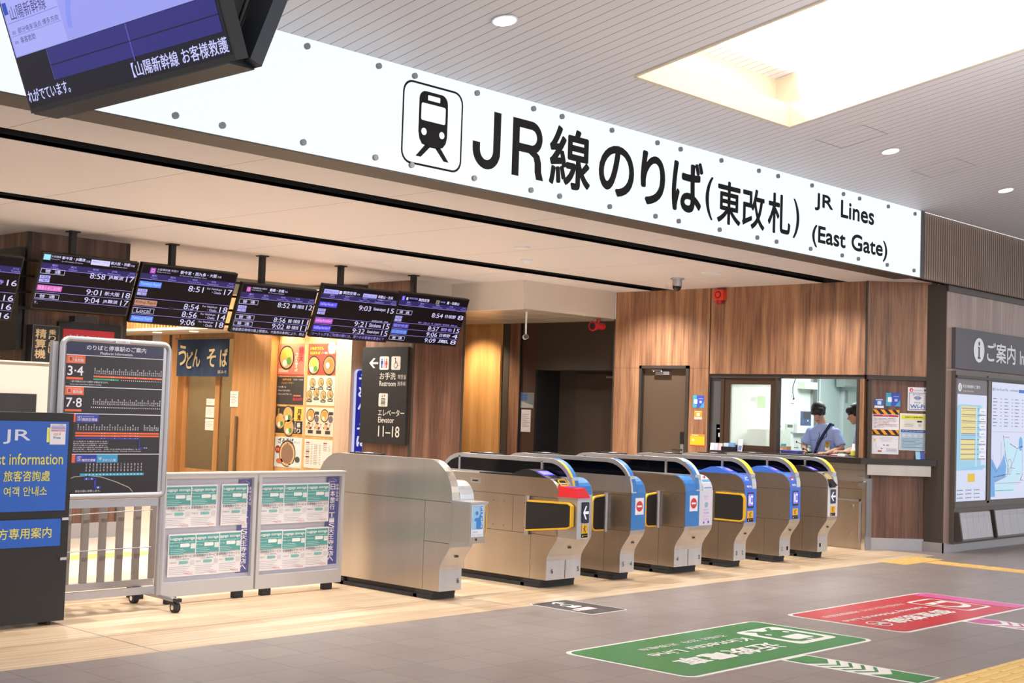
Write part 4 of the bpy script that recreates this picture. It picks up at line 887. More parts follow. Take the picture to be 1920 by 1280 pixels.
for i, tx in enumerate(('から発車する場合があります。', 'leave from platform number', '表示の駅には停車しません。', 'not stop at stations marked with', '関空快速(一部を除く)は、大阪-天王寺間は快速運転します。', 'Rapid Service trains operate between Osaka, Tennoji and Kyobashi')):
    b.txt(fs, tx, X0+.08, 1.185-i*.0135, X0+(.34 if i < 4 else .60), 1.194-i*.0135, PW, 5)
b.rect(fs, X0, 1.045, X0+.10, 1.10, OR, 4); b.rect(fs, X0+.10, 1.045, X0+.26, 1.10, LB, 5); b.txt(fs, '関西空港線', X0+.15, 1.052, X0+.25, 1.072, PW, 6, .01); b.frame(fs, X0+.112, 1.056, X0+.142, 1.088, .002, PW, 6); b.txt(fs, 'S', X0+.119, 1.061, X0+.135, 1.083, PW, 6, .02)
b.rect(fs, X0+.26, 1.045, X0+.42, 1.10, pt('3a9cd0'), 5); b.txt(fs, 'W', X0+.272, 1.06, X0+.297, 1.083, PW, 6, .02); b.txt(fs, 'きのくに線', X0+.305, 1.052, X0+.405, 1.072, PW, 6, .01)
for i in range(17):
    for k in range(3): b.txt(fs, KJ[(i+k*4) % 24], X0+.18+i*.0265, .985+k*.02, X0+.19+i*.0265, 1.0+k*.02, PW, 5)
b.rect(fs, X0+.14, .955, X0+.63, .972, pt('3aa6cc'), 5); dots(X0+.185, X0+.61, 17, .9635, .005)
b.line(fs, [(X0+.17, .935), (X0+.255, .935), (X0+.255, .875), (X0+.30, .875)], .016, LB, 5); dots(X0+.19, X0+.23, 2, .935, .005); b.disc(fs, X0+.28, .875, .006, PW, 6)
b.txt(fs, '表示の駅に停車します。', X0+.11, .845, X0+.30, .86, PW, 5)
b.line(fs, [(X0+.02, .92), (X0+.10, .95), (X0+.20, .957), (X0+.30, .947), (X0+.42, .91), (X0+.52, .87), (X0+.55, .84)], .004, pt('c9c4b4'), 4)
b.rect(fs, 4.89, 1.872, 5.00, 1.888, pt('e5e2ea'), 30).txt(fs, '大切な情報です', 4.90, 1.876, 4.99, 1.884, K, 31)
b.build('printed_board', t_)


t_ = thing('slatted_fence', 'low metal fence of upright bars behind the poster stand', 'fence', (5.2, 8.97, 0))
MB().box(4.2, 8.95, .09, 5.64, 8.99, .14, ALU).build('bottom_rail', t_); MB().box(4.2, 8.95, .86, 5.64, 8.99, .92, ALU).build('top_rail', t_)
for i in range(10): MB().box(4.33+.142*i, 8.955, .14, 4.38+.142*i, 8.985, .86, pt('847c76', .5)).build('upright_bar', t_)
MB().tube([(4.3, 8.94, .62), (5.6, 8.94, .66)], .004, ALU, 6).tube([(4.3, 8.94, .37), (5.6, 8.94, .38)], .004, ALU, 6).build('wire', t_)
for x in (4.4, 5.5): MB().box(x-.03, 8.9, 0, x+.03, 9.04, .09, BLK).build('fence_foot', t_)

# ================================================================ luggage display boards
def lboard(x0, x1, label):
    t_ = thing('display_board', label, 'display board', ((x0+x1)/2, 8.58, 0), 'low display boards beside the end gate')
    b = MB().box(x0, 8.545, .055, x0+.03, 8.62, .948, ALUP).box(x1-.03, 8.545, .055, x1, 8.62, .948, ALUP).box(x0+.03, 8.545, .914, x1-.03, 8.62, .948, ALUP).box(x0+.03, 8.545, .055, x1-.03, 8.62, .16, ALUP)
    b.box(x0-.002, 8.53, .948, x1+.002, 8.64, .957, pt('d8cdbf')).build('frame', t_)
    MB().box(x0+.03, 8.585, .16, x1-.03, 8.595, .914, pt('c3bfcd', .5)).build('backing_panel', t_)
    MB().box(x0+.03, 8.547, .16, x1-.03, 8.549, .912, mat('board_acrylic', 'ffffff', .03, spec=.6, alpha=.04)).build('clear_cover', t_)
    for x in (x0+.12, x1-.12): MB().box(x-.04, 8.56, 0, x+.04, 8.61, .055, RUB).build('foot', t_)
    return t_
lboard(5.434, 6.264, 'low grey display board next to the poster stand, with six flyers'); lboard(6.283, 7.133, 'low grey display board touching the end gate, with six flyers')
TEAL = pt('2e9c9a', .5); TGR = pt('6a5c68', .5)
fl = MB(); ff_ = FY(8.57); W_, H_ = .238, .312
fl.rect(ff_, 0, 0, W_, H_, PAPER, 0); fl.rect(ff_, .008, H_*.52, W_-.008, H_-.012, TEAL, 1)
fl.txt(ff_, 'Luggage storage', .015, H_-.05, W_-.015, H_-.022, pt('f2f5f5'), 2, .02); fl.txt(ff_, 'Reserve with your smartphone.', .015, H_-.068, W_-.02, H_-.056, pt('e3f0f0'), 2)
fl.txt(ff_, 'How to use', .012, H_-.09, .085, H_-.078, pt('e3f0f0'), 2); fl.poly(ff_, [(.10, H_-.098), (.175, H_-.098), (.185, H_-.085), (.175, H_-.072), (.10, H_-.072)], pt('f2f5f5'), 2); fl.poly(ff_, rr(.19, H_-.112, .228, H_-.074, .003, 2), pt('dfe8e8'), 2)
for i in range(4): fl.rect(ff_, .015, H_-.115-i*.013, .13+.02*(i % 2), H_-.111-i*.013, pt('a6d2d0'), 2)
fl.rect(ff_, .13, H_*.52, W_-.02, H_*.52+.008, pt('b5a5a5'), 2)
fl.txt(ff_, '手荷物預かりサービス', .012, H_*.43, W_-.012, H_*.43+.022, TGR, 2, .012); fl.txt(ff_, 'スマホで簡単予約', .07, H_*.385, .18, H_*.385+.012, TGR, 2)
fl.txt(ff_, 'ご利用方法', .012, H_*.31, .075, H_*.31+.012, TGR, 2); fl.poly(ff_, [(.095, H_*.29), (.165, H_*.29), (.178, H_*.325), (.165, H_*.36), (.095, H_*.36)], pt('6fb8b6'), 2); fl.poly(ff_, rr(.19, H_*.255, .228, H_*.37, .003, 2), pt('d6d2d8'), 2)
for i in range(5): fl.rect(ff_, .012, H_*.22-i*.013, .19-.015*(i % 3), H_*.22-i*.013+.003, pt('b0a8b2'), 2)
fl.rect(ff_, .14, .018, W_-.02, .022, pt('d8828a'), 2).rect(ff_, .16, .010, W_-.02, .013, pt('d8828a'), 2)
fo = fl.build('luggage_flyer', origin=(0, 8.57, 0), label='', cat='flyer', group='luggage storage flyers'); first = True
rows = [(5.453, 0.553, 'upper row of the board by the poster stand, furthest from the gates'), (5.678, 0.553, 'upper row of the board by the poster stand, middle one'), (5.957, 0.555, 'upper row of the board by the poster stand, overlapping the blue banner'),
        (5.51, 0.196, 'lower row of the board by the poster stand, furthest from the gates'), (5.72, 0.196, 'lower row of the board by the poster stand, mostly covered middle one'), (5.918, 0.198, 'lower row of the board by the poster stand, next to the blue banner'),
        (6.304, 0.549, 'upper row of the board by the end gate, beside the frame'), (6.536, 0.549, 'upper row of the board by the end gate, middle one'), (6.76, 0.549, 'upper row of the board by the end gate, touching the blue banner'),
        (6.304, 0.191, 'lower row of the board by the end gate, beside the frame'), (6.536, 0.188, 'lower row of the board by the end gate, middle one'), (6.768, 0.194, 'lower row of the board by the end gate, touching the blue banner')]
for i, (x, z, lb) in enumerate(rows):
    o = fo if first else fo.copy()
    if not first: C.objects.link(o)
    first = False; o.location = (x, 8.566+.002*(i % 3), z); o['label'] = ('teal flyer, '+lb)
for x0, z0, z1, full, lb in ((6.115, .188, .90, False, 'dark blue travel agency banner half hidden by a flyer'), (6.972, .202, .908, True, 'dark blue travel agency banner next to the end ticket gate')):
    f2 = FY(8.577); BN = pt('23308c', .45); b = MB().fbox(f2, x0, z0, x0+.139, z1, -.002, 0, BN)
    b.vtxt(f2, '日本旅行', x0+.04, z1-.27, x0+.09, z1-.055, PW, 2, .02, .1); b.vtxt(f2, 'お申込みは', x0+.098, z1-.20, x0+.125, z1-.055, PW, 2, .02, .15)
    b.vtxt(f2, 'TiS天王寺支店へ', x0+.035, z0+.02, x0+.095, z1-.285, PW, 2, .02, .12)
    b.line(f2, [(x0+.02, z1-.025), (x0+.06, z1-.012)], .004, pt('c03a4a'), 2).line(f2, [(x0+.06, z1-.012), (x0+.1, z1-.03)], .004, pt('7fb0dd'), 2); b.txt(f2, '日本旅行', x0+.02, z1-.045, x0+.10, z1-.033, PW, 2)
    b.build('banner', None, lb, 'banner', group='travel agency banners')

# ================================================================ things behind, on the west side
t_ = thing('fare_machine', 'cream fare adjustment machine cabinet in front of the dark pillar', 'machine', (5.7, 12.4, 0))
MB().box(5.0, 12.0, 0, 6.36, 12.85, 1.79, pt('b5aaa0')).build('cabinet', t_); MB().box(5.15, 11.985, 1.0, 6.2, 12.0, 1.5, BLK).box(5.3, 11.97, 1.1, 5.8, 11.985, 1.4, pt('3a4a60', .2)).build('control_panel', t_); MB().box(4.98, 11.98, 1.79, 6.38, 12.87, 1.805, pt('bdb1a5')).build('top_cover', t_)
f2 = FY(12.90); GD = pt('d9bf92', .5)
b = MB().fbox(f2, 6.595, 1.55, 6.885, 2.205, -.13, 0, BLK).frame(f2, 6.595, 1.55, 6.885, 2.205, .004, pt('8a8078'), 1)
b.vtxt(f2, '精算機', 6.625, 1.86, 6.745, 2.17, GD, 2, .02, .06); b.vtxt(f2, '乗り越し', 6.77, 1.92, 6.85, 2.17, GD, 2, .015, .1); b.build('fare_adjustment_sign', None, 'black upright sign with gold characters on the dark pillar', 'sign')
b = MB().fbox(FY(13.02), 6.92, 1.3, 7.64, 2.26, -.0, .04, BLK).fbox(FY(13.02), 6.97, 1.95, 7.56, 2.19, .04, .044, pt('c8202c', .4)); b.txt(FY(12.972), 'お知らせ', 7.02, 2.0, 7.40, 2.14, pt('cfc4c4'), 3, .02)
b.build('notice_board', None, 'black notice board with red header on the dark pillar', 'notice board')
f2 = FX(6.50); b = MB().fbox(f2, -14.0, 1.95, -13.05, 3.0, -.05, 0, BLK); b.txt(f2, '精算', -13.5, 2.6, -13.15, 2.75, PW, 2).txt(f2, 'Fare Adjustment', -13.9, 2.45, -13.15, 2.55, PW, 2); b.build('hanging_sign', None, 'black sign with white writing on the shaded side of the pillar', 'sign')

# ================================================================ restroom and elevator sign
t_ = thing('restroom_sign', 'tall black wall sign with restroom and elevator pictograms and arrow', 'sign', (11.92, 13.54, .99))
MB().box(11.90, 13.075, .99, 11.945, 13.985, 2.28, BLKM).build('sign_plate', t_)
f2 = FX(11.90, 0); U = lambda y: -y; SW = pt('d8d2cb', .5); NVB = pt('2a3a98'); RDD = pt('c02838')
b = MB(); b.poly(f2, sc(ARROW, -13.835, 2.0, -13.655, 2.13), SW, 1)
for y0, y1, z0, z1 in ((13.625, 13.44, 1.976, 2.154), (13.39, 13.21, 1.976, 2.154), (13.618, 13.436, 1.486, 1.663)): b.poly(f2, rr(-y0, z0, -y1, z1, .02, 4), SW, 1)
def man(cx, z, m_, skirt):
    b.disc(f2, cx, z+.115, .012, m_, 2, n=12)
    if skirt: b.poly(f2, [(cx-.012, z+.10), (cx-.028, z+.045), (cx-.012, z+.045), (cx-.012, z), (cx+.012, z), (cx+.012, z+.045), (cx+.028, z+.045), (cx+.012, z+.10)], m_, 2)
    else: b.poly(f2, [(cx-.022, z+.10), (cx-.022, z+.05), (cx-.012, z+.05), (cx-.012, z), (cx+.012, z), (cx+.012, z+.05), (cx+.022, z+.05), (cx+.022, z+.10)], m_, 2)
man(-13.578, 2.0, NVB, False); man(-13.488, 2.0, RDD, True); b.rect(f2, -13.536, 1.995, -13.530, 2.135, K, 2)
wx = -13.30; b.disc(f2, wx-.012, 2.125, .011, K, 2, n=12); b.line(f2, [(wx-.012, 2.11), (wx-.008, 2.07), (wx+.025, 2.07), (wx+.037, 2.03), (wx+.05, 2.035)], .009, K, 2); b.line(f2, arc(wx-.002, 2.035, .034, 100, 350, 12), .008, K, 2); b.line(f2, [(wx-.01, 2.09), (wx+.02, 2.09)], .008, K, 2)
ex = -13.527; b.frame(f2, ex-.042, 1.505, ex+.042, 1.595, .006, K, 2); b.rect(f2, ex-.042, 1.582, ex+.042, 1.595, K, 2)
for k in (-1, 0, 1): b.disc(f2, ex+k*.022, 1.566, .007, K, 2, n=10); b.rect(f2, ex+k*.022-.007, 1.52, ex+k*.022+.007, 1.556, K, 2)
b.line(f2, [(ex-.022, 1.642), (ex-.022, 1.61)], .005, K, 2); b.line(f2, [(ex+.015, 1.608), (ex+.022, 1.642)], .005, K, 2); b.poly(f2, [(ex-.035, 1.622), (ex-.022, 1.605), (ex-.009, 1.622)], K, 2); b.poly(f2, [(ex+.008, 1.628), (ex+.022, 1.647), (ex+.036, 1.628)], K, 2)
b.build('pictograms', t_)
b = MB()
for tx, q, bo in (('お手洗', (-13.614, 1.846, -13.295, 1.941), .01), ('화장실', (-13.252, 1.853, -13.096, 1.914), 0), ('Restroom', (-13.614, 1.757, -13.289, 1.828), .012), ('洗手间', (-13.258, 1.765, -13.101, 1.823), 0), ('エレベーター', (-13.619, 1.362, -13.102, 1.451), .01), ('Elevator', (-13.613, 1.272, -13.294, 1.348), .012), ('11–18', (-13.605, 1.085, -13.182, 1.231), .012)):
    MB().txt(f2, tx, *q, SW, 1, bo).build('lettering', t_)
f2 = FY(14.20); b = MB().prism(f2, rr(11.985, .70, 12.30, 1.985, .06, 5), -.04, 0, em('c9ccf2', .9)); b.poly(f2, rr(11.995, .71, 12.29, 1.975, .055, 5), em('2a2fa0', .75), 2); b.vtxt(f2, 'うどん そば', 12.03, .92, 12.25, 1.93, em('dcdcff', .95), 4, .04, .08)
b.txt(f2, '豚みそ', 12.02, .76, 12.25, .86, em('dcdcff', .95), 4, .02); b.build('noodle_sign', None, 'glowing blue upright sign with white characters beside the restroom sign', 'sign')

# ================================================================ noodle shop dressing
t_ = thing('noren_curtain', 'dark blue shop curtain with cream brush characters over the sliding door', 'curtain', (11.80, 17.64, 1.86))
f2 = FX(11.80); NVC = mat('indigo_cloth', '1d3354', .9); b = MB()
for p0, p1 in ((-18.34, -17.69), (-17.685, -16.95)):
    n = 16; V = []
    for j in range(6):
        for i in range(n+1):
            u = p0+(p1-p0)*i/n; z = 2.44-.585*j/5; V.append(f2.p(u, z, .008*math.sin(i*1.1)*(j/5)))
    b.add(V+[v+Vector((.004, 0, 0)) for v in V], [(j*(n+1)+i, (j+1)*(n+1)+i, (j+1)*(n+1)+i+1, j*(n+1)+i+1) for j in range(5) for i in range(n)]+[(6*(n+1)+j*(n+1)+i, 6*(n+1)+j*(n+1)+i+1, 6*(n+1)+(j+1)*(n+1)+i+1, 6*(n+1)+(j+1)*(n+1)+i) for j in range(5) for i in range(n)], NVC, True)
b.build('cloth', t_); f3 = FX(11.788); CRC = pt('b9ad90', .8)
for tx, q in (('う', (-18.28, 2.02, -18.06, 2.34)), ('ど', (-18.06, 1.97, -17.88, 2.24)), ('ん', (-17.88, 2.0, -17.68, 2.28)), ('そ', (-17.50, 2.0, -17.26, 2.28)), ('ば', (-17.16, 2.0, -16.96, 2.28)), ('豚みそ', (-17.2, 1.90, -16.97, 1.95))): MB().txt(f3, tx, *q, CRC, 1,   .022 if len(tx) == 1 else .01).build('brush_lettering', t_)
MB().cyl((11.80, 16.93, 2.44), (11.80, 18.4, 2.44), .012, pt('7a5a38')).build('curtain_rod', t_)
def sheet(x, y0, y1, z0, z1, draw, name, label, cat, group=None, base='ece9e4'):
    f2 = FX(x, 0); b = MB().fbox(f2, -y0, z0, -y1, z1, -.004, 0, pt(base, .4)); draw(b, f2, -y0, z0, (y0-y1), (z1-z0)); return b.build(name, None, label, cat, group=group)
def bowl(b, f, cx, cz, r, rim='1c1a20', soup='caa46a', tops=(('d8a850', -.3, .2, .42), ('efe6d0', -.2, -.4, .3), ('4a8a3a', .3, -.3, .28)), ry=1.0):
    b.disc(f, cx, cz, r, pt(rim), 3, r*ry).disc(f, cx, cz, r*.86, pt(soup), 4, r*.86*ry)
    for i, (c_, dx, dz, q) in enumerate(tops): b.disc(f, cx+dx*r, cz+dz*r*ry, q*r, pt(c_), 5+i, q*r*ry, 12)
def pA(b, f, u, v, w_, h):
    b.rect(f, u, v, u+w_, v+h, pt('e2735c'), 1).rect(f, u, v, u+w_, v+h*.04, pt('b03038'), 2).rect(f, u+.03*w_, v+.1*h, u+w_*.4, v+.22*h, pt('efb8a0'), 2); bowl(b, f, u+w_*.32, v+h*.56, w_*.29, tops=(('e0a040', -.35, .25, .45), ('e8b050', .3, .4, .4), ('efe6d0', -.2, -.45, .28), ('4a8a3a', .35, -.25, .3)))
    b.vtxt(f, '鱧天', u+w_*.78, v+h*.42, u+w_*.96, v+h*.92, pt('c02030'), 8, .03); b.vtxt(f, 'うどん・そば', u+w_*.66, v+h*.12, u+w_*.76, v+h*.72, pt('f5e8e0'), 8, .03)
def pB(b, f, u, v, w_, h):
    b.rect(f, u, v, u+w_, v+h, pt('33302f'), 1).txt(f, 'HAPPY HOUR', u+w_*.2, v+h*.87, u+w_*.52, v+h*.94, pt('e0a030'), 2, .02).txt(f, '15:00〜18:00', u+w_*.6, v+h*.88, u+w_*.96, v+h*.93, SW, 2).txt(f, 'ハッピーアワー', u+w_*.16, v+h*.74, u+w_*.62, v+h*.82, pt('e0a030'), 2, .02)
    for i, t2 in enumerate(('・ハイボール', '・チューハイレモン', '・チューハイプレーン')): b.txt(f, t2, u+w_*.02, v+h*(.60-.13*i), u+w_*(.34, .5, .56)[i], v+h*(.67-.13*i), SW, 2, .03)
    b.rect(f, u+w_*.62, v+h*.30, u+w_*.9, v+h*.35, pt('c06a50'), 2).txt(f, '各220円', u+w_*.6, v+h*.14, u+w_*.96, v+h*.25, pt('d03040'), 2, .03)
def pC(b, f, u, v, w_, h):
    b.rect(f, u, v, u+w_, v+h, pt('2b2725'), 1).rect(f, u, v, u+w_, v+h*.05, pt('d8982c'), 2).rect(f, u+w_*.68, v+h*.5, u+w_, v+h, pt('ecc04c'), 2)
    for cx, cz, r in ((.45, .72, .2), (.17, .48, .2), (.5, .26, .21)): bowl(b, f, u+w_*cx, v+h*cz, w_*r, '3c3a42')
    b.line(f, [(u+w_*.45, v+h*.35), (u+w_*.68, v+h*.6)], .02, pt('c89a5c'), 9); b.vtxt(f, '月見', u+w_*.80, v+h*.52, u+w_*.94, v+h*.93, pt('3a2a14'), 8, .03); b.vtxt(f, '祭り', u+w_*.80, v+h*.06, u+w_*.94, v+h*.46, SW, 8, .04)
    b.vtxt(f, 'うどん・そば', u+w_*.72, v+h*.08, u+w_*.77, v+h*.48, SW, 8, .02); b.vtxt(f, 'きざみ', u+w_*.08, v+h*.68, u+w_*.14, v+h*.93, pt('ecc04c'), 8, .02)
def pD(b, f, u, v, w_, h):
    b.rect(f, u, v, u+w_, v+h, pt('cfdcdc'), 1).txt(f, 'ざるそば', u+w_*.12, v+h*.78, u+w_*.70, v+h*.97, pt('4a3038'), 3, .03).txt(f, 'セット', u+w_*.72, v+h*.80, u+w_*.94, v+h*.88, pt('5a6a70'), 3)
    b.disc(f, u+w_*.48, v+h*.46, w_*.31, pt('3c3436'), 2).disc(f, u+w_*.48, v+h*.45, w_*.28, pt('d8b27a'), 3).disc(f, u+w_*.48, v+h*.45, w_*.23, pt('8a6a58'), 4).disc(f, u+w_*.12, v+h*.58, w_*.1, pt('8a2430'), 4, h*.13)
    b.txt(f, '定番', u+w_*.06, v+h*.53, u+w_*.18, v+h*.63, pt('f0c040'), 5).disc(f, u+w_*.86, v+h*.28, w_*.09, pt('4a4840'), 3, h*.1).disc(f, u+w_*.2, v+h*.2, w_*.13, pt('b8643c'), 3, h*.09).rect(f, u+w_*.55, v+h*.04, u+w_*.93, v+h*.13, pt('efe9dc'), 3)
def pE(b, f, u, v, w_, h):
    b.rect(f, u, v, u+w_, v+h, pt('c8402c'), 1).disc(f, u+w_*.85, v+h*.86, w_*.14, pt('efe0c0'), 2).txt(f, 'さぬきうどん', u+w_*.06, v+h*.80, u+w_*.56, v+h*.90, pt('ecc838'), 3, .03).txt(f, '石臼そば', u+w_*.06, v+h*.65, u+w_*.44, v+h*.75, pt('ecc838'), 3, .03).txt(f, 'ご一緒にできます', u+w_*.48, v+h*.66, u+w_*.98, v+h*.74, SW, 3, .02)
    bowl(b, f, u+w_*.22, v+h*.3, w_*.22, tops=(('e0a848', 0, .25, .5), ('efe0c4', -.3, -.4, .3), ('4a8a3a', .3, -.35, .3))); bowl(b, f, u+w_*.77, v+h*.3, w_*.23, soup='b87844', tops=(('c86a30', .1, .2, .5), ('efe0d4', -.2, .0, .3)))
def pF(b, f, u, v, w_, h):
    b.rect(f, u, v, u+w_, v+h, pt('dccdb4'), 1)
    for cx, cz in ((.2, .76), (.5, .78), (.8, .78), (.1, .35), (.35, .42), (.6, .35), (.85, .38)): bowl(b, f, u+w_*cx, v+h*cz, w_*.105, '3a3632', tops=(('b08850', 0, .1, .5), ('6a7a4a', .3, -.3, .3))); b.rect(f, u+w_*(cx-.09), v+h*(cz-.24), u+w_*(cx+.09), v+h*(cz-.16), pt('3a3032'), 3); b.rect(f, u+w_*(cx-.06), v+h*(cz-.21), u+w_*(cx+.06), v+h*(cz-.19), SW, 4)
def pG(b, f, u, v, w_, h):
    b.rect(f, u, v, u+w_, v+h, pt('dccdb4'), 1)
    for cx in (.18, .68): bowl(b, f, u+w_*cx, v+h*.72, w_*.15, tops=(('d09040', 0, .2, .55), ('efe0c4', -.2, -.4, .3))); b.rect(f, u+w_*(cx+.15), v+h*.75, u+w_*(cx+.30), v+h*.86, pt('3a3032'), 3).disc(f, u+w_*(cx+.22), v+h*.6, w_*.08, pt('6a6068'), 3)
    for cx in (.15, .45, .77): b.poly(f, [(u+w_*(cx-.13), v+h*.28), (u+w_*(cx+.06), v+h*.22), (u+w_*(cx+.13), v+h*.42), (u+w_*(cx-.05), v+h*.48)], pt('5a3c30'), 3); b.disc(f, u+w_*(cx-.04), v+h*.33, w_*.06, pt('c8a078'), 4).disc(f, u+w_*(cx+.06), v+h*.38, w_*.045, pt('d8c8b0'), 4).rect(f, u+w_*(cx-.05), v+h*.08, u+w_*(cx+.13), v+h*.2, pt('3a3032'), 3)
def pH(b, f, u, v, w_, h):
    b.rect(f, u, v, u+w_, v+h, pt('e3d9cc'), 1)
    for cx, cz in ((.06, .86), (.68, .86), (.06, .55), (.06, .36)): b.rect(f, u+w_*cx, v+h*cz, u+w_*(cx+.13), v+h*(cz+.04), pt('b03848'), 3)
    for r_ in range(12):
        for cx in (.06, .35, .68):
            if not (cx == .68 and 3 < r_ < 9): b.rect(f, u+w_*cx, v+h*(.80-r_*.06), u+w_*(cx+.13), v+h*(.815-r_*.06), pt('8a7a80'), 3).rect(f, u+w_*(cx+.19), v+h*(.80-r_*.06), u+w_*(cx+.24), v+h*(.815-r_*.06), pt('8a7a80'), 3)
PN = 'menu posters on the lit shop wall'
for y0, y1, z0, z1, dr_, lb in ((15.955, 15.335, 1.889, 2.351, pA, 'salmon coloured menu poster with a tempura bowl, topmost of its column'), (15.955, 15.33, 1.471, 1.867, pB, 'black happy hour price poster on the shop wall'), (15.955, 15.325, 1.031, 1.441, pC, 'black and yellow menu poster with three noodle bowls'), (15.953, 15.327, .565, .999, pD, 'pale blue menu poster with a tray of cold soba'),
                                (15.256, 14.637, 1.905, 2.344, pE, 'red menu poster with two noodle bowls and yellow writing'), (15.256, 14.636, 1.47, 1.889, pF, 'beige menu poster showing seven small bowls'), (15.259, 14.637, 1.04, 1.44, pG, 'beige menu poster showing two bowls over three set meals'), (15.264, 14.64, .586, .991, pH, 'cream price list poster with small red headings')):
    sheet(11.976, y0, y1, z0, z1, dr_, 'menu_poster', lb, 'poster', PN)
def lines(n=5, red=True, hd=None):
    def f_(b, f, u, v, w_, h):
        if hd: b.rect(f, u, v+h*.86, u+w_, v+h, pt(hd), 2)
        for i in range(n): b.rect(f, u+w_*.12, v+h*(.78-.62*i/n), u+w_*(.85-.2*(i % 2)), v+h*(.80-.62*i/n), pt('b04048' if red and i % 3 == 1 else '6a6468'), 2)
    return f_
for y0, y1, z0, z1, lb in ((17.78, 17.548, 1.415, 1.518, 'small white notice on the shop door glass, topmost of three'), (17.79, 17.548, 1.226, 1.391, 'white notice on the shop door glass, middle of three'), (17.79, 17.545, 1.029, 1.205, 'white notice on the shop door glass, lowest of three')):
    sheet(12.003, y0, y1, z0, z1, lines(4), 'door_notice', lb, 'notice', 'paper notices on the shop door')
sheet(11.852, 16.94, 16.735, 1.406, 1.64, lines(6), 'wall_notice', 'white notice sheet on the oak post above the door handle', 'notice')
sheet(12.6, 17.9, 17.2, .95, 1.55, pD, 'window_poster', 'cold soba poster seen through the shop door glass', 'poster')
MB().box(12.7, 17.5, 0, 13.0, 18.2, .95, pt('6b5638')).build('shop_cabinet', None, 'brown cabinet behind the sliding shop door', 'cabinet')

# tavern things
t_ = thing('tavern_banner', 'small red hanging banner with cream characters past the restroom pillar', 'banner', (15.55, 16.0, 1.45))
f2 = FY(16.0); RB = pt('d0492c', .8); MB().fbox(f2, 15.20, 1.46, 15.86, 2.08, -.004, 0, RB).build('cloth', t_); MB().vtxt(f2, '日本酒', 15.60, 1.53, 15.70, 1.95, pt('e8c89a'), 2, .02, .2).build('lettering', t_); MB().cyl((15.1, 16.0, 2.09), (15.9, 16.0, 2.09), .01, BLK).build('rod', t_)
for x, z, r, lb in ((15.68, 2.42, .16, 'glowing white paper lantern nearer the oak column'), (15.28, 2.62, .17, 'glowing white paper lantern half hidden by the last departure board')):
    t_ = thing('paper_lantern', lb, 'lantern', (x, 15.9, z+.32), 'paper lanterns in the tavern')
    b = MB(); secs = []
    for j in range(11):
        tt = j/10; rr_ = r*(.55+.45*math.sin(pi*min(1, tt*1.1)))*(1 if tt < .6 else 1-.75*(tt-.6)/.4); secs.append([Vector((x+rr_*math.cos(2*pi*k/16), 15.9+rr_*math.sin(2*pi*k/16), z-.25+.55*tt)) for k in range(16)])
    b.loft(secs, em('fff6dc', 1.6)).build('shade', t_); MB().cyl((x, 15.9, z+.3), (x, 15.9, 2.78), .006, BLK).build('cord', t_)
MB().box(15.0, 16.4, 0, 15.9, 16.85, 1.35, pt('b9ab92')).build('tavern_counter', None, 'pale counter under the red banner', 'counter')

# ================================================================ information wall
t_ = thing('information_sign', 'dark grey sign strip with white information symbol above the maps', 'sign', (17, 7.06, 2.16))
MB().box(15.085, 7.03, 2.16, 18.6, 7.08, 2.642, pt('4c4a52', .5)).build('sign_plate', t_)
f2 = FY(7.03); IW = pt('eceef6', .4); b = MB()
b.disc(f2, 15.722, 2.405, .148, IW, 2, n=28); IK = pt('4c4a52', .5); b.disc(f2, 15.722, 2.485, .024, IK, 3, .026); b.poly(f2, [(15.685, 2.445), (15.742, 2.445), (15.742, 2.33), (15.762, 2.318), (15.762, 2.30), (15.682, 2.30), (15.682, 2.318), (15.70, 2.33), (15.70, 2.43), (15.685, 2.43)], IK, 3); b.build('information_symbol', t_)
b = MB(); b.txt(f2, 'ご案内', 15.947, 2.275, 16.79, 2.521, IW, 2, .015); b.txt(f2, 'Information', 16.93, 2.286, 17.85, 2.462, IW, 2, .012); b.build('lettering', t_)
WFRM = mat('map_frame_bronze', '5b524e', .45)
def mapcase(x0, x1, label, drawer, px0, px1):
    t_ = thing('map_case', label, 'map board', ((x0+x1)/2, 7.05, .1), 'backlit maps on the information wall')
    MB().box(x0, 7.02, .10, x1, 7.08, 2.13, WFRM).box(x0, 7.0, 2.05, x1, 7.03, 2.08, DKB).box(x1-.06, 7.008, .56, x1, 7.022, 2.10, WFRM).box(x0, 7.008, .52, x1, 7.022, .585, WFRM).build('frame', t_)
    f2 = FY(7.015); b = MB(); b.rect(f2, px0, .595, px1, 2.035, em('d6dcf4', .86), 1); drawer(b, f2); b.build('backlit_map', t_)
    return t_
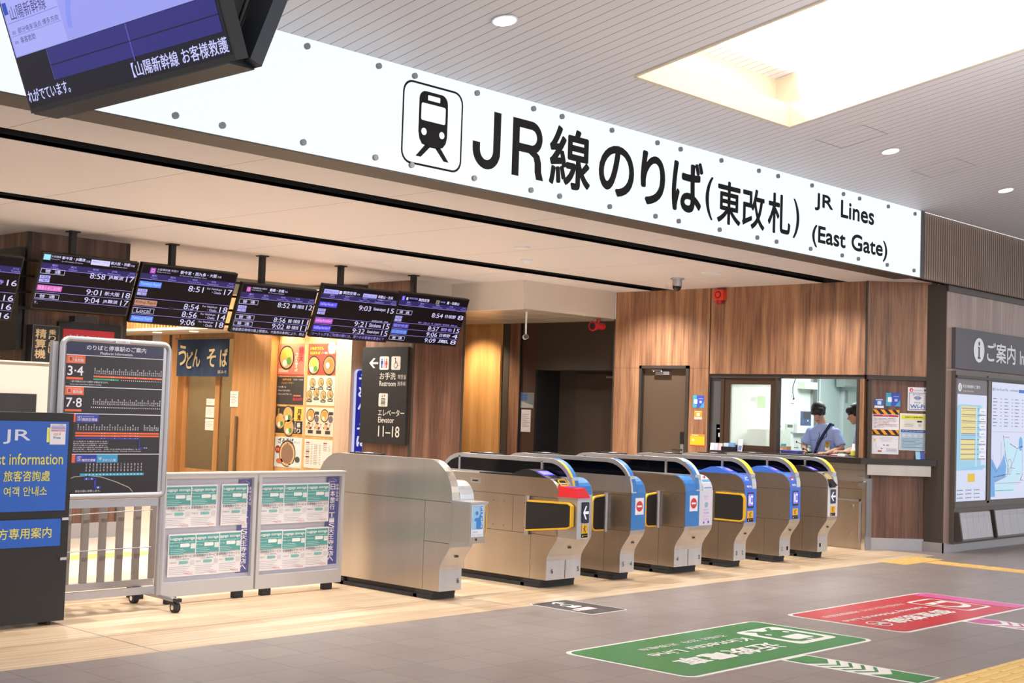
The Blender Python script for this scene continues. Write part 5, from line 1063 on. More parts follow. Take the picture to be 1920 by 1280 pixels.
def m1(b, f):
    b.rect(f, 15.12, 1.86, 15.93, 2.035, pt('6a6468', .4), 2).disc(f, 15.18, 1.94, .05, IW, 3).txt(f, 'i', 15.172, 1.91, 15.188, 1.97, IK, 4).txt(f, '天王寺駅構内ご案内', 15.25, 1.935, 15.73, 1.975, IW, 3, .02).txt(f, 'Tennoji Station Map', 15.25, 1.885, 15.55, 1.91, IW, 3)
    lb_ = em('9ccdea', .86); ye = em('e8d892', .86); gy = em('9a8e8a', .7); b.poly(f, [(15.2, 1.74), (15.78, 1.74), (15.78, .98), (15.93, .98), (15.93, 1.02), (15.84, 1.02), (15.84, .96), (15.12, .96), (15.12, 1.72)], lb_, 2)
    b.rect(f, 15.22, 1.40, 15.62, 1.72, ye, 3).rect(f, 15.22, 1.08, 15.6, 1.33, ye, 3)
    for i in range(5): b.rect(f, 15.24, 1.69-i*.075, 15.9, 1.70-i*.075, gy, 4).rect(f, 15.24, 1.67-i*.075, 15.9, 1.675-i*.075, gy, 4)
    for i in range(5): b.rect(f, 15.22, 1.32-i*.058, 15.9, 1.33-i*.058, gy, 4)
    b.rect(f, 15.62, 1.0, 15.66, 1.72, em('bfe0ee', .86), 5)
    for i in range(7): b.rect(f, 15.72, 1.64-i*.09, 15.9, 1.70-i*.09, em('e9ecf4', .88), 5).rect(f, 15.76, 1.66-i*.09, 15.86, 1.667-i*.09, gy, 6)
    b.rect(f, 15.12, .90, 15.25, 1.06*.85, em('e8c83a', .8), 3).rect(f, 15.42, .82, 15.62, .92, em('e8c83a', .8), 3)
    for r_ in range(3):
        for k in range(3): b.rect(f, 15.18+.23*k, .72-.045*r_, 15.30+.23*k, .73-.045*r_, em('8a8a98', .7), 3).rect(f, 15.145+.23*k, .715-.045*r_, 15.165+.23*k, .735-.045*r_, em('5aa86a', .7), 3)
def m2(b, f):
    b.rect(f, 16.09, 1.93, 16.11, 1.965, em('2a4ab0', .8), 3).txt(f, 'JR Line Route Map', 16.12, 1.925, 16.55, 1.965, em('5a607a', .6), 3).txt(f, 'JR線路線図', 16.6, 1.93, 16.85, 1.96, em('5a607a', .6), 3).rect(f, 16.87, 1.925, 17.08, 1.965, em('3a6ac8', .8), 3)
    for cx in (16.1, 16.44, 16.76):
        for i in range(9): b.rect(f, cx, 1.83-i*.042, cx+.1+.03*(i % 2), 1.84-i*.042, em('8a8aa0', .7), 3).rect(f, cx+.22, 1.83-i*.042, cx+.26, 1.838-i*.042, em('8a8aa0', .7), 3)
    b.rect(f, 16.08, 1.425, 17.13, 1.428, em('9a9aac', .7), 3)
    sea = em('6fa8e4', .86); land = em('bfe2f4', .88); b.poly(f, [(16.07, .63), (16.20, .63), (16.18, .80), (16.5, .86), (16.52, 1.0), (16.45, 1.15), (16.35, 1.02), (16.25, .96), (16.15, 1.05), (16.07, 1.1)], sea, 3)
    b.poly(f, [(16.40, 1.38), (16.72, 1.25), (16.88, 1.2), (17.05, 1.38), (17.02, .92), (16.7, .68), (16.3, .68), (16.15, .74), (16.3, .85), (16.55, .9), (16.5, 1.1)], land, 2); b.disc(f, 16.95, 1.28, .06, sea, 3, .09)
    kk = em('5a6088', .6); rd = em('c83a4a', .8); gn = em('3a9a8a', .7); pk = em('d080a8', .8)
    for pts, m_ in ((((16.42, 1.38), (16.50, 1.1), (16.58, 1.0), (16.56, .9), (16.15, .87)), kk), (((16.62, 1.28), (16.85, 1.22), (17.0, 1.25), (17.02, .90), (16.95, .82), (17.05, .82)), kk), (((16.85, 1.22), (16.75, 1.08), (16.64, .98), (16.60, .92)), kk), (((16.10, 1.02), (16.22, .93), (16.36, 1.05), (16.36, 1.3)), kk), (((16.12, 1.0), (16.12, 1.15)), rd),
                    (((16.64, .98), (16.78, .97)), rd), (((16.56, .88), (16.4, .85), (16.16, .85)), em('e08a4a', .8)), (((16.15, .79), (16.98, .79)), pk), (((16.2, .70), (16.75, .70)), gn), (((16.82, .9), (16.95, .9)), gn), (((16.44, 1.36), (16.60, 1.36)), rd)): b.line(f, pts, .006, m_, 4)
    b.fringe(f, arc(16.62, .99, .065, 0, 342, 19, .1), arc(16.62, .99, .058, 0, 342, 19, .093), rd, 5)
    random.seed(3)
    for k in range(60):
        pts = ((16.42, 1.38), (16.50, 1.1), (16.58, 1.0), (16.56, .9), (16.15, .87)) if k % 3 else ((16.62, 1.28), (16.85, 1.22), (17.0, 1.25), (17.02, .90), (16.95, .82)); i = random.randrange(4); q = random.random(); b.disc(f, pts[i][0]*(1-q)+pts[i+1][0]*q, pts[i][1]*(1-q)+pts[i+1][1]*q, .008, em('33406a', .6), 5, n=6)
mc1 = mapcase(15.09, 16.02, 'backlit station floor map, the one nearer the ticket window', m1, 15.12, 15.93); mc2 = mapcase(16.02, 17.22, 'backlit railway route map of the region with blue sea', m2, 16.075, 17.15)
mapcase(17.22, 18.6, 'backlit map case furthest from the ticket window', lambda b, f: b.rect(f, 17.4, 1.2, 18.4, 1.8, em('bfe2f4', .88), 2), 17.3, 18.5)
for x0, x1, mc in ((15.13, 15.98, mc1), (16.10, 17.18, mc2)):
    sl = Fr((x0, 6.93, .16), (1, 0, 0), (0, .16, 1)); wd = x1-x0
    MB().fbox(sl, 0, 0, wd, .31, -.008, -.002, mat('rack_clear', 'd5d5dc', .1, alpha=.35)).fbox(sl, -.01, -.02, wd+.01, 0, -.08, 0, WFRM).fbox(sl, -.03, -.02, 0, .32, -.09, .01, DKB).build('brochure_rack', mc)
    t_ = [o for o in mc.children if o.name.startswith('brochure_rack')][0]; t_['_o'] = mc['_o']
    n = 5
    for k in range(n):
        b = MB().fbox(sl, k*wd/n+.012, .005, (k+1)*wd/n-.012, .24, -.03, -.012, pt(('dddbe0', 'e6e3e4', 'cfccd4', 'e3e0da', 'd8d8e0')[k])); b.build('brochure_stack', t_)
        MB().fbox(sl, k*wd/n+.004, 0, (k+1)*wd/n-.004, .30, .0, .003, mat('rack_clear', 'd5d5dc', .1, alpha=.35)).build('clear_pocket', t_)

# ================================================================ posters on the chamfered corner
cf_ = Fr(CF.p(0, 0, -.05), CF.u, CF.v)
def csheet(u0, u1, z0, z1, draw, name, label, cat='poster', group=None, base='e6e4ea', off=0):
    b = MB().fbox(cf_, u0, z0, u1, z1, .001+off, .004+off, pt(base)); f = Fr(cf_.p(0, 0, .004+off), cf_.u, cf_.v); draw(b, f, u0, z0, u1-u0, z1-z0); return b.build(name, None, label, cat, group=group)
csheet(.081, .191, 1.665, 1.772, lambda b, f, u, v, w_, h: b.rect(f, u, v+h*.25, u+w_, v+h, pt('2b5fb0'), 1).rect(f, u+w_*.3, v+h*.36, u+w_*.72, v+h*.76, pt('c9d4ea'), 2).rect(f, u+w_*.12, v+h*.86, u+w_*.88, v+h*.93, pt('e6eaf2'), 2), 'code_sticker', 'small square blue and white sticker on the corner wall', 'sticker')
def bl(b, f, u, v, w_, h): b.rect(f, u, v, u+w_, v+h, pt('3b4fb4'), 1).rect(f, u, v, u+w_*.35, v+h, pt('3aa0c0'), 2).poly(f, [(u+w_*.6, v), (u+w_, v), (u+w_, v+h*.5)], pt('3a9cd0'), 2).rect(f, u+w_*.12, v+h*.32, u+w_*.40, v+h*.68, pt('e9edf5'), 3).rect(f, u+w_*.6, v+h*.36, u+w_*.8, v+h*.56, pt('aeb8e0'), 3).rect(f, u+w_*.52, v+h*.72, u+w_*.9, v+h*.76, pt('aeb8e0'), 3)
csheet(.218, .387, 1.689, 1.847, bl, 'app_poster', 'blue and teal square poster on the corner wall')
def wifi(b, f, u, v, w_, h):
    c1 = pt('2f62b0'); b.frame(f, u+w_*.07, v+h*.05, u+w_*.93, v+h*.77, .005, c1, 2).txt(f, 'Wi-Fi', u+w_*.13, v+h*.1, u+w_*.87, v+h*.27, c1, 2, .03).txt(f, 'FREE', u+w_*.34, v+h*.32, u+w_*.66, v+h*.38, c1, 2).txt(f, 'JR-WEST', u+w_*.25, v+h*.64, u+w_*.77, v+h*.71, c1, 2)
    for r in (.05, .034, .018): b.fringe(f, arc(u+w_*.5, v+h*.42, r+.006, 35, 145, 8)+[(u+w_*.5, v+h*.42+r)], arc(u+w_*.5, v+h*.42, r-.002, 35, 145, 8)+[(u+w_*.5, v+h*.42+r)], c1, 2)
    b.disc(f, u+w_*.18, v+h*.88, .022, pt('d8343c'), 2).disc(f, u+w_*.19, v+h*.87, .010, pt('efe8ec'), 3).txt(f, '訪日外国人', u+w_*.34, v+h*.85, u+w_*.72, v+h*.89, pt('6a6a78'), 2).disc(f, u+w_*.87, v+h*.88, .012, c1, 2)
csheet(.476, .712, 1.644, 1.923, wifi, 'wifi_poster', 'white free Wi-Fi poster with blue lettering on the corner wall')
def haz(b, f, u, v, w_, h):
    b.rect(f, u, v, u+w_, v+h, pt('1e1a18'), 1)
    for k in range(-1, 5):
        p = [(u+w_*(.02+.28*k), v+h), (u+w_*(.16+.28*k), v+h), (u+w_*(.32+.28*k), v), (u+w_*(.18+.28*k), v)]; p = [(min(u+w_, max(u, a)), c2) for a, c2 in p]; b.poly(f, p, pt('e89a26'), 2)
csheet(.052, .378, 1.592, 1.647, haz, 'hazard_strip', 'orange and black striped strip above the red-headed notice', 'sign', 'striped strips on the corner wall', '1e1a18', .002); csheet(.054, .375, 1.353, 1.41, haz, 'hazard_strip', 'orange and black striped strip between two white notices', 'sign', 'striped strips on the corner wall', '1e1a18', .002)
def redn(b, f, u, v, w_, h):
    b.rect(f, u+.01, v+h*.84, u+w_-.01, v+h*.96, pt('b8283c'), 1).txt(f, '乗越精算', u+w_*.38, v+h*.87, u+w_*.62, v+h*.93, pt('efc8cc'), 2)
    for i, (tx, m_) in enumerate((('現金のみ利用の改札機は、普通乗車券でも', '6a646e'), ('ご利用、精算後は必ず改札口まで必要です。', '6a646e'), ('モバイルICをご利用のお客様へのご案内', 'c04050'), ('ご精算ください。駅係員まで', 'c04050'), ('ICカード残高確認や履歴印字もできます。', 'c04050'), ('なお、駅係員はまでいつでもご相談ください', '6a646e'), ('お願いいたします。', '6a646e'))):
        b.txt(f, tx, u+w_*.05, v+h*(.70-.095*i), u+w_*(.05+.022*len(tx)*2), v+h*(.755-.095*i), pt(m_), 2, .02)
csheet(.058, .378, 1.41, 1.592, redn, 'red_header_notice', 'white notice with red header between the striped strips', 'notice')
def low(b, f, u, v, w_, h):
    b.frame(f, u+w_*.04, v+h*.82, u+w_*.96, v+h*.94, .0015, pt('9a96a0'), 1).txt(f, 'JR宝塚線のお客様ご案内', u+w_*.28, v+h*.86, u+w_*.76, v+h*.9, pt('6a6670'), 2).frame(f, u+w_*.3, v+h*.68, u+w_*.74, v+h*.8, .0015, pt('9a96a0'), 1).txt(f, '情報提供のお知らせ', u+w_*.36, v+h*.72, u+w_*.68, v+h*.76, pt('6a6670'), 2)
    b.disc(f, u+w_*.1, v+h*.75, .013, pt('e3c22c'), 2).line(f, [(u+w_*.15, v+h*.66), (u+w_*.15, v+h*.36), (u+w_*.36, v+h*.36)], .0015, pt('9a96a0'), 1).rect(f, u+w_*.42, v+h*.47, u+w_*.48, v+h*.52, pt('4a50a0'), 2).rect(f, u+w_*.34, v+h*.28, u+w_*.4, v+h*.33, pt('4a4a60'), 2).rect(f, u+w_*.22, v+h*.12, u+w_*.37, v+h*.19, pt('c04038'), 2).rect(f, u+w_*.54, v+h*.46, u+w_*.64, v+h*.52, pt('8a8690'), 2)
    for i in range(4): b.rect(f, u+w_*.54, v+h*(.30-.05*i), u+w_*.93, v+h*(.315-.05*i), pt('8a88a0'), 2)
csheet(.058, .377, 1.122, 1.338, low, 'route_notice', 'white notice with small diagram, lowest on the corner wall', 'notice')
def inf(b, f, u, v, w_, h):
    b.rect(f, u+w_*.03, v+h*.02, u+w_*.97, v+h*.56, pt('a9c4d6'), 1).rect(f, u+w_*.06, v+h*.85, u+w_*.94, v+h*.95, pt('e6de3a'), 2).txt(f, 'JR西日本 列車運行情報', u+w_*.18, v+h*.88, u+w_*.84, v+h*.92, pt('5a6a3a'), 3, .03).rect(f, u+w_*.05, v+h*.49, u+w_*.95, v+h*.56, pt('3056a8'), 2).txt(f, 'JR-WEST Train Status Information', u+w_*.1, v+h*.51, u+w_*.9, v+h*.54, pt('e6eaf6'), 3, .02)
    b.frame(f, u+w_*.17, v+h*.77, u+w_*.6, v+h*.81, .0012, pt('7a7680'), 2).rect(f, u+w_*.64, v+h*.765, u+w_*.82, v+h*.81, pt('26242a'), 2).poly(f, rr(u+w_*.69, v+h*.65, u+w_*.8, v+h*.73, .003, 2), pt('c4beb8'), 2)
    for k in range(4): b.poly(f, rr(u+w_*(.1+.22*k), v+h*.37, u+w_*(.21+.22*k), v+h*.44, .003, 2), pt('cfccd0'), 2)
    for i in range(4): b.rect(f, u+w_*.17, v+h*(.72-.025*i), u+w_*(.56-.06*(i % 2)), v+h*(.727-.025*i), pt('8a868e'), 2)
    for i in range(7): b.rect(f, u+w_*.08, v+h*(.32-.04*i), u+w_*(.86-.12*(i % 3)), v+h*(.33-.04*i), pt('5f7890'), 2)
csheet(.386, .709, 1.174, 1.611, inf, 'train_status_poster', 'tall poster with yellow header and pale blue lower half', 'poster', None, 'e4e2d8')
for i, (c1, lb) in enumerate((('8ec0dc', 'pale blue leaflet bundle standing on the counter end'), ('3a56a8', 'dark blue leaflet bundle on the counter end'), ('cfd8e8', 'white and red leaflet bundle on the counter end'), ('6fb0d4', 'sky blue leaflet bundle closest to the dark corner post'))):
    f2 = Fr(cf_.p(.575+.052*i, 1.075, .045), cf_.u, Vector((0, 0, 1))+.25*cf_.n*-1); b = MB().fbox(f2, 0, 0, .055, .095, -.015, 0, pt(c1))
    if i == 2: b.poly(Fr(f2.p(0, 0, 0), f2.u, f2.v), [(.0, .0), (.02, .0), (.005, .08), (0, .08)], pt('d04a58'), 2)
    b.build('leaflet_bundle', None, lb, 'leaflets', group='leaflets on the counter end')

# pier stickers beside the staff door
def psheet(y0, y1, z0, z1, draw, name, label, base='e6e4ea'):
    return sheet(XW-.001, y0, y1, z0, z1, draw, name, label, 'sticker', None, base)
psheet(10.321, 10.144, 1.608, 1.767, bl, 'app_sticker', 'blue and teal square sticker, topmost beside the staff door')
psheet(10.294, 10.173, 1.456, 1.567, lambda b, f, u, v, w_, h: b.rect(f, u, v+h*.26, u+w_, v+h, pt('e89a1e'), 1).rect(f, u+w_*.32, v+h*.38, u+w_*.72, v+h*.74, pt('e6dcc8'), 2).rect(f, u+w_*.1, v+h*.86, u+w_*.9, v+h*.92, pt('efe8dc'), 2).rect(f, u+w_*.15, v+h*.1, u+w_*.85, v+h*.14, pt('8a8480'), 2), 'orange_sticker', 'small orange and white sticker between two others by the staff door')
psheet(10.35, 10.124, 1.107, 1.263, lambda b, f, u, v, w_, h: b.rect(f, u, v, u+w_, v+h, pt('eeb81c'), 1).rect(f, u, v, u+w_, v+h*.09, pt('d8402c'), 2).rect(f, u, v+h*.82, u+w_, v+h, pt('e8882c'), 2).rect(f, u+w_*.1, v+h*.87, u+w_*.55, v+h*.93, pt('f2e8d0'), 3).disc(f, u+w_*.22, v+h*.5, w_*.08, pt('f4ecd8'), 2, h*.09), 'yellow_sticker', 'yellow sticker with red lower edge, lowest beside the staff door')

# shaded passage notices
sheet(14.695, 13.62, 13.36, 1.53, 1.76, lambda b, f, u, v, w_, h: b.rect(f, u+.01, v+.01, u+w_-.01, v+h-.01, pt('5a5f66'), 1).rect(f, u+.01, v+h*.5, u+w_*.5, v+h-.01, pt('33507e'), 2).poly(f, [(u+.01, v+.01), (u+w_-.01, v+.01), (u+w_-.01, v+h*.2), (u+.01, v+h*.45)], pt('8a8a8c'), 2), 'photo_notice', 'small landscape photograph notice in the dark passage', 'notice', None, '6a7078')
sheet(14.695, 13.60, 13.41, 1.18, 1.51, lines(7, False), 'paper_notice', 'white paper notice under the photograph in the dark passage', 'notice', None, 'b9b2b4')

# ================================================================ things on the ticket counter
ZT = 1.0715
t_ = thing('leaflet_stand', 'blue leaflet stand at the far end of the ticket counter', 'stand', (14.55, 9.90, ZT)); f2 = FX(14.50)
MB().fbox(f2, -9.98, ZT, -9.87, 1.40, -.03, 0, pt('2f5cc0')).build('stand_board', t_); MB().rect(f2, -9.96, ZT+.01, -9.89, 1.17, pt('1c2030'), 1).rect(f2, -9.945, 1.24, -9.905, 1.29, pt('c9d0ea'), 1).rect(f2, -9.96, 1.34, -9.89, 1.35, pt('9ab0e8'), 1).build('printed_front', t_)
for k, (y, c1, lb) in enumerate(((10.03, 'd8dce6', 'white leaflet pile leaning at the far counter end'), (9.97, 'b9c4dc', 'grey-blue leaflet pile second from the far counter end'), (9.915, 'e8b6ba', 'pink leaflet pile between the grey-blue one and the black tray'))):
    MB().fbox(Fr((14.44, y, ZT), (0, -1, 0), (.2, 0, 1)), 0, 0, .07, .09, -.012, 0, pt(c1)).build('leaflet_pile', None, lb, 'leaflets', group='leaflet piles at the far counter end')
t_ = thing('leaflet_tray', 'black tray of blue leaflets on the ticket counter', 'tray', (14.46, 9.73, ZT)); MB().box(14.40, 9.64, ZT, 14.50, 9.83, ZT+.05, BLK).build('tray', t_)
MB().box(14.44, 9.66, ZT+.05, 14.47, 9.74, ZT+.1, pt('6f9ccf')).box(14.44, 9.745, ZT+.05, 14.47, 9.82, ZT+.095, pt('b9d4e8')).build('leaflets', t_)
MB().fbox(Fr((14.47, 9.63, ZT), (0, -1, 0), (.15, 0, 1)), 0, 0, .07, .15, -.006, 0, pt('d8d4dc')).rect(Fr((14.47, 9.63, ZT), (0, -1, 0), (.15, 0, 1)), .01, .01, .06, .07, pt('6a7aa8'), 1).build('upright_card', None, 'white upright card holder beside the black leaflet tray', 'card')
MB().box(14.62, 9.18, ZT, 14.86, 9.42, ZT+.02, pt('d8d2cc')).box(14.63, 9.19, ZT+.02, 14.85, 9.40, ZT+.028, pt('b8b0a8')).box(14.62, 9.20, ZT+.028, 14.85, 9.41, ZT+.05, pt('e3dcd4')).build('notebook_stack', None, 'white notebook stack at the window opening edge', 'notebooks')
t_ = thing('desk_organiser', 'cardboard box of pens with turquoise tape behind the notebooks', 'box', (15.0, 9.25, ZT)); MB().box(14.85, 9.14, ZT, 14.95, 9.36, ZT+.08, pt('b98e62')).build('box', t_); MB().cyl((14.9, 9.22, ZT+.08), (14.9, 9.22, ZT+.11), .035, pt('3aa0b0')).build('tape_roll', t_); MB().cyl((14.9, 9.33, ZT+.08), (14.92, 9.35, ZT+.14), .005, CHROME, 6).build('pen', t_)
b = MB(); V = [Vector((x, y, z)) for z, e in ((ZT, .02), (ZT+.035, 0)) for x, y in ((14.66+e, 9.13-e), (14.66+e, 8.86+e), (14.84-e, 8.86+e), (14.84-e, 9.13-e))]
b.add(V, [(0, 1, 2, 3), (0, 4, 5, 1), (1, 5, 6, 2), (2, 6, 7, 3), (3, 7, 4, 0)], pt('7c7ae0', .4)); b.build('coin_tray', None, 'purple plastic coin tray on the ticket counter', 'tray')
t_ = thing('counter_microphone', 'small black counter microphone on a bent stalk', 'microphone', (14.90, 8.86, ZT)); MB().box(14.87, 8.82, ZT, 14.93, 8.90, ZT+.03, BLK).build('base', t_); MB().tube([(14.9, 8.86, ZT+.03), (14.88, 8.88, ZT+.05), (14.86, 8.90, ZT+.06)], .006, BLK).ball((14.855, 8.905, ZT+.06), .015, .015, .015, BLK).build('head', t_)
MB().add([Vector(p) for p in ((14.62, 8.78, ZT+.004), (14.64, 8.45, ZT+.012), (14.90, 8.42, ZT+.004), (14.88, 8.80, ZT+.006))], [(0, 1, 2, 3)], pt('e3d2ae')).box(14.64, 8.46, ZT, 14.88, 8.76, ZT+.004, pt('e3d2ae')).build('open_papers', None, 'open cream papers in front of the officer with the shoulder strap', 'papers')
MB().box(14.60, 8.22, ZT, 14.82, 8.40, ZT+.012, pt('a8303c')).box(14.64, 8.24, ZT+.012, 14.80, 8.39, ZT+.018, pt('ebe6e8')).build('red_folder', None, 'dark red folder with white sheets near the sanitiser bottle', 'folder')
MB().box(14.58, 8.17, ZT, 14.66, 8.27, ZT+.02, pt('e6e0da')).build('note_pad', None, 'small white note pad between the folder and the bottle', 'note pad')
t_ = thing('sanitiser_bottle', 'white sanitiser bottle with yellow label on the counter', 'bottle', (14.70, 8.12, ZT)); MB().loft([[Vector((14.70+r*math.cos(a*pi/8), 8.12+r*math.sin(a*pi/8), ZT+z)) for a in range(16)] for z, r in ((0, .032), (.085, .032), (.1, .018), (.1, .017), (.155, .017))], pt('ece6ea', .3)).build('body', t_); MB().cyl((14.70, 8.12, ZT+.015), (14.70, 8.12, ZT+.07), .0335, pt('d8dc3c'), 16).build('label_band', t_)

# office wall fittings
f2 = FY(10.07)
def wbox(x0, x1, z0, z1, d, m_, name, label, cat, extra=None):
    b = MB().fbox(f2, x0, z0, x1, z1, 0, d, m_)
    if extra: extra(b, Fr((0, 10.07-d, 0), (1, 0, 0)))
    return b.build(name, None, label, cat)
wbox(16.08, 16.175, 1.32, 1.45, .03, pt('f0f2f0'), 'wall_switch', 'white switch by the window frame in the office', 'switch', lambda b, f: b.rect(f, 16.11, 1.38, 16.145, 1.40, pt('8a9090'), 1))
wbox(16.30, 16.489, 1.32, 1.435, .025, pt('d6dad2'), 'thermostat', 'beige thermostat with grey display on the office wall', 'thermostat', lambda b, f: b.rect(f, 16.32, 1.38, 16.46, 1.42, pt('6a7672'), 1))
wbox(16.505, 16.945, 1.306, 1.644, .07, pt('f2f5f4'), 'alarm_panel', 'white wall cabinet with dark blue screen behind the officers', 'control panel', lambda b, f: b.rect(f, 16.584, 1.412, 16.872, 1.615, pt('5a6c90'), 1).rect(f, 16.66, 1.51, 16.86, 1.61, pt('53565e'), 2).rect(f, 16.77, 1.47, 16.80, 1.495, pt('e6e6ea'), 2).rect(f, 16.66, 1.63, 16.74, 1.635, pt('9aa0a8'), 1))
wbox(16.547, 16.668, 1.107, 1.232, .012, pt('e9ece8'), 'power_outlet', 'white power outlet with black plug below the wall cabinet', 'outlet', lambda b, f: b.disc(f, 16.59, 1.18, .018, BLK, 1))
wbox(16.729, 16.922, 1.112, 1.233, .02, pt('aab0ac'), 'grey_outlet_plate', 'grey metal outlet plate behind the officer arm', 'outlet', lambda b, f: b.rect(f, 16.75, 1.13, 16.9, 1.22, pt('8d9490'), 1))
wbox(16.60, 16.95, 1.93, 2.03, .12, pt('e6ead8'), 'cable_cover', 'cream cover box high on the office wall', 'box')
wbox(16.44, 16.52, 1.72, 1.84, .015, pt('e9ece8'), 'cable_socket', 'white socket with hanging cable on the office wall', 'socket', lambda b, f: b.disc(f, 16.48, 1.78, .015, BLK, 1))
MB().tube([(16.48, 10.04, 1.78), (16.42, 10.03, 1.86), (16.42, 10.03, 1.95), (16.5, 10.03, 2.1)], .006, BLK, 6).build('hanging_cable', None, 'thin black cable looping down the office wall', 'cable')
MB().tube([(16.59, 10.05, 1.18), (16.62, 9.9, 1.12), (16.3, 9.5, 1.05), (15.4, 9.0, 1.0)], .005, BLK, 6).build('plug_cable', None, 'black cable running from the outlet towards the desk', 'cable')
b = MB().box(17.55, 9.88, 1.99, 18.0, 9.999, 2.4, pt('aab6b2')); b.box(17.57, 9.872, 2.01, 17.98, 9.88, 2.39, pt('b9c4c0')).box(17.62, 9.865, 2.15, 17.65, 9.872, 2.22, BLK); b.build('fuse_box', None, 'grey metal fuse box above the second officer', 'fuse box')
MB().fbox(f2, 15.585, 1.64, 15.775, 1.795, 0, .004, pt('8cc860')).build('green_note', None, 'green paper seen through the closed window pane', 'note')
MB().fbox(f2, 15.44, 1.72, 15.56, 1.78, 0, .004, pt('a6c0b4')).build('pale_note', None, 'pale grey-green note left of the green paper', 'note')['label'] = 'pale grey-green note stuck beside the green paper'
MB().box(15.25, 9.7, 0, 15.85, 10.0, 1.35, pt('cfd6cc')).build('office_locker', None, 'pale office locker seen through the closed window pane', 'locker')
MB().box(15.2, 7.4, 0, 15.6, 7.9, .72, pt('b9bdb9')).build('office_drawer_unit', None, 'grey drawer unit inside the office behind the corner wall', 'drawer unit')

# ================================================================ ceiling devices
for x, lb in ((6.26, 'round ceiling downlight nearest the hanging monitor'), (11.547, 'round ceiling downlight above the right part of the station sign'), (14.15, 'round ceiling downlight above the slatted screen')):
    y = 6.056; z = zc(y); nf = Fr((x, y, z), (1, 0, 0), (0, -1, SL)); nn = nf.n; nn = -nn if nn.z > 0 else nn
    t_ = thing('ceiling_downlight', lb.replace('right part of the station sign', 'English words of the station sign'), 'downlight', (x, y, z), 'round downlights in the board ceiling')
    f3 = Fr((x, y, z-.004), (1, 0, 0), (0, -1, SL)); b = MB().prism(f3, arc(0, 0, .088, 0, 345, 23), .0, .006, PLWHITE); b.build('trim_ring', t_)
    MB().prism(f3, arc(0, 0, .076, 0, 345, 23), .006, .009, em('fff8ff', 3.0)).build('diffuser', t_)
k = 0
for yy in (8.27, 10.87):
    for x in SLOTX:
        k += 1
        t_ = thing('slot_downlight', 'downlight sunk in the black ceiling slot', 'downlight', (x, yy, ZS+.12), 'downlights in the two black ceiling slots')
        MB().cyl((x, yy, ZS+.055), (x, yy, ZS+.12), .07, BLK, 20).build('housing', t_); MB().cyl((x, yy, ZS+.050), (x, yy, ZS+.0555), .05, em('ffe9cc', 2.5), 16).build('lens', t_)
t_ = thing('dome_camera', 'silver dome security camera under the ceiling by the staff door', 'camera', (13.23, 9.73, ZS)); MB().cyl((13.23, 9.73, ZS-.015), (13.23, 9.73, ZS), .085, ALU, 24).cyl((13.23, 9.73, ZS-.10), (13.23, 9.73, ZS-.015), .058, ALU, 24).build('housing', t_); MB().ball((13.23, 9.73, ZS-.10), .055, .055, .06, mat('dome_black', '0c0a0c', .08), 18, 8, -90, 0).build('dome', t_)
t_ = thing('smoke_detector', 'white round smoke detector between the ceiling slots', 'smoke detector', (10.87, 10.05, ZS)); MB().cyl((10.87, 10.05, ZS-.02), (10.87, 10.05, ZS), .07, PLWHITE, 20).build('base', t_); MB().cyl((10.87, 10.05, ZS-.05), (10.87, 10.05, ZS-.02), .03, PLWHITE, 16, .05).build('sensor', t_)
MB().cyl((9.98, 9.3, ZS-.02), (9.98, 9.3, ZS), .08, PLWHITE, 20).build('ceiling_sensor', None, 'flat white ceiling sensor nearer the sign', 'sensor'); MB().cyl((12.9, 9.0, ZS-.012), (12.9, 9.0, ZS), .12, PLWHITE, 24).build('ceiling_speaker', None, 'flat round white ceiling speaker near the dome camera', 'speaker')
t_ = thing('bullet_camera', 'small camera hanging on a white rod under the white bulkhead', 'camera', (12.95, 11.95, 2.79)); MB().cyl((12.95, 11.95, 2.50), (12.95, 11.95, 2.79), .012, PLWHITE).build('rod', t_); MB().cyl((12.90, 11.90, 2.46), (12.99, 12.0, 2.46), .034, PLWHITE, 16).cyl((12.885, 11.885, 2.46), (12.90, 11.90, 2.46), .030, pt('2a2628'), 16).build('camera_body', t_)
RD2 = pt('b81c28', .35)
t_ = thing('red_horn_speaker', 'dark red horn speaker under the white bulkhead', 'speaker', (14.25, 11.8, 2.79)); MB().cyl((14.25, 11.8, 2.73), (14.25, 11.8, 2.79), .025, RD2).build('bracket', t_); MB().cyl((14.13, 11.80, 2.68), (14.22, 11.80, 2.685), .075, RD2, 8, .05).cyl((14.22, 11.80, 2.685), (14.36, 11.80, 2.69), .045, RD2, 16).cyl((14.124, 11.80, 2.68), (14.131, 11.80, 2.68), .052, BLKM, 8).build('horn', t_)
OR2 = pt('d8402a', .4)
t_ = thing('fire_alarm', 'square red and orange fire alarm sounder high on the walnut wall', 'alarm', (14.40, 9.90, 2.95)); MB().box(14.37, 9.84, 3.0, 14.45, 9.99, 3.13, OR2).build('sounder_body', t_); MB().cyl((14.365, 9.915, 3.065), (14.375, 9.915, 3.065), .05, pt('8a2018'), 20).cyl((14.360, 9.915, 3.065), (14.37, 9.915, 3.065), .03, OR2, 16).build('sounder_grille', t_); MB().cyl((14.41, 9.915, 2.95), (14.41, 9.915, 3.0), .045, RD2, 16).build('beacon', t_)
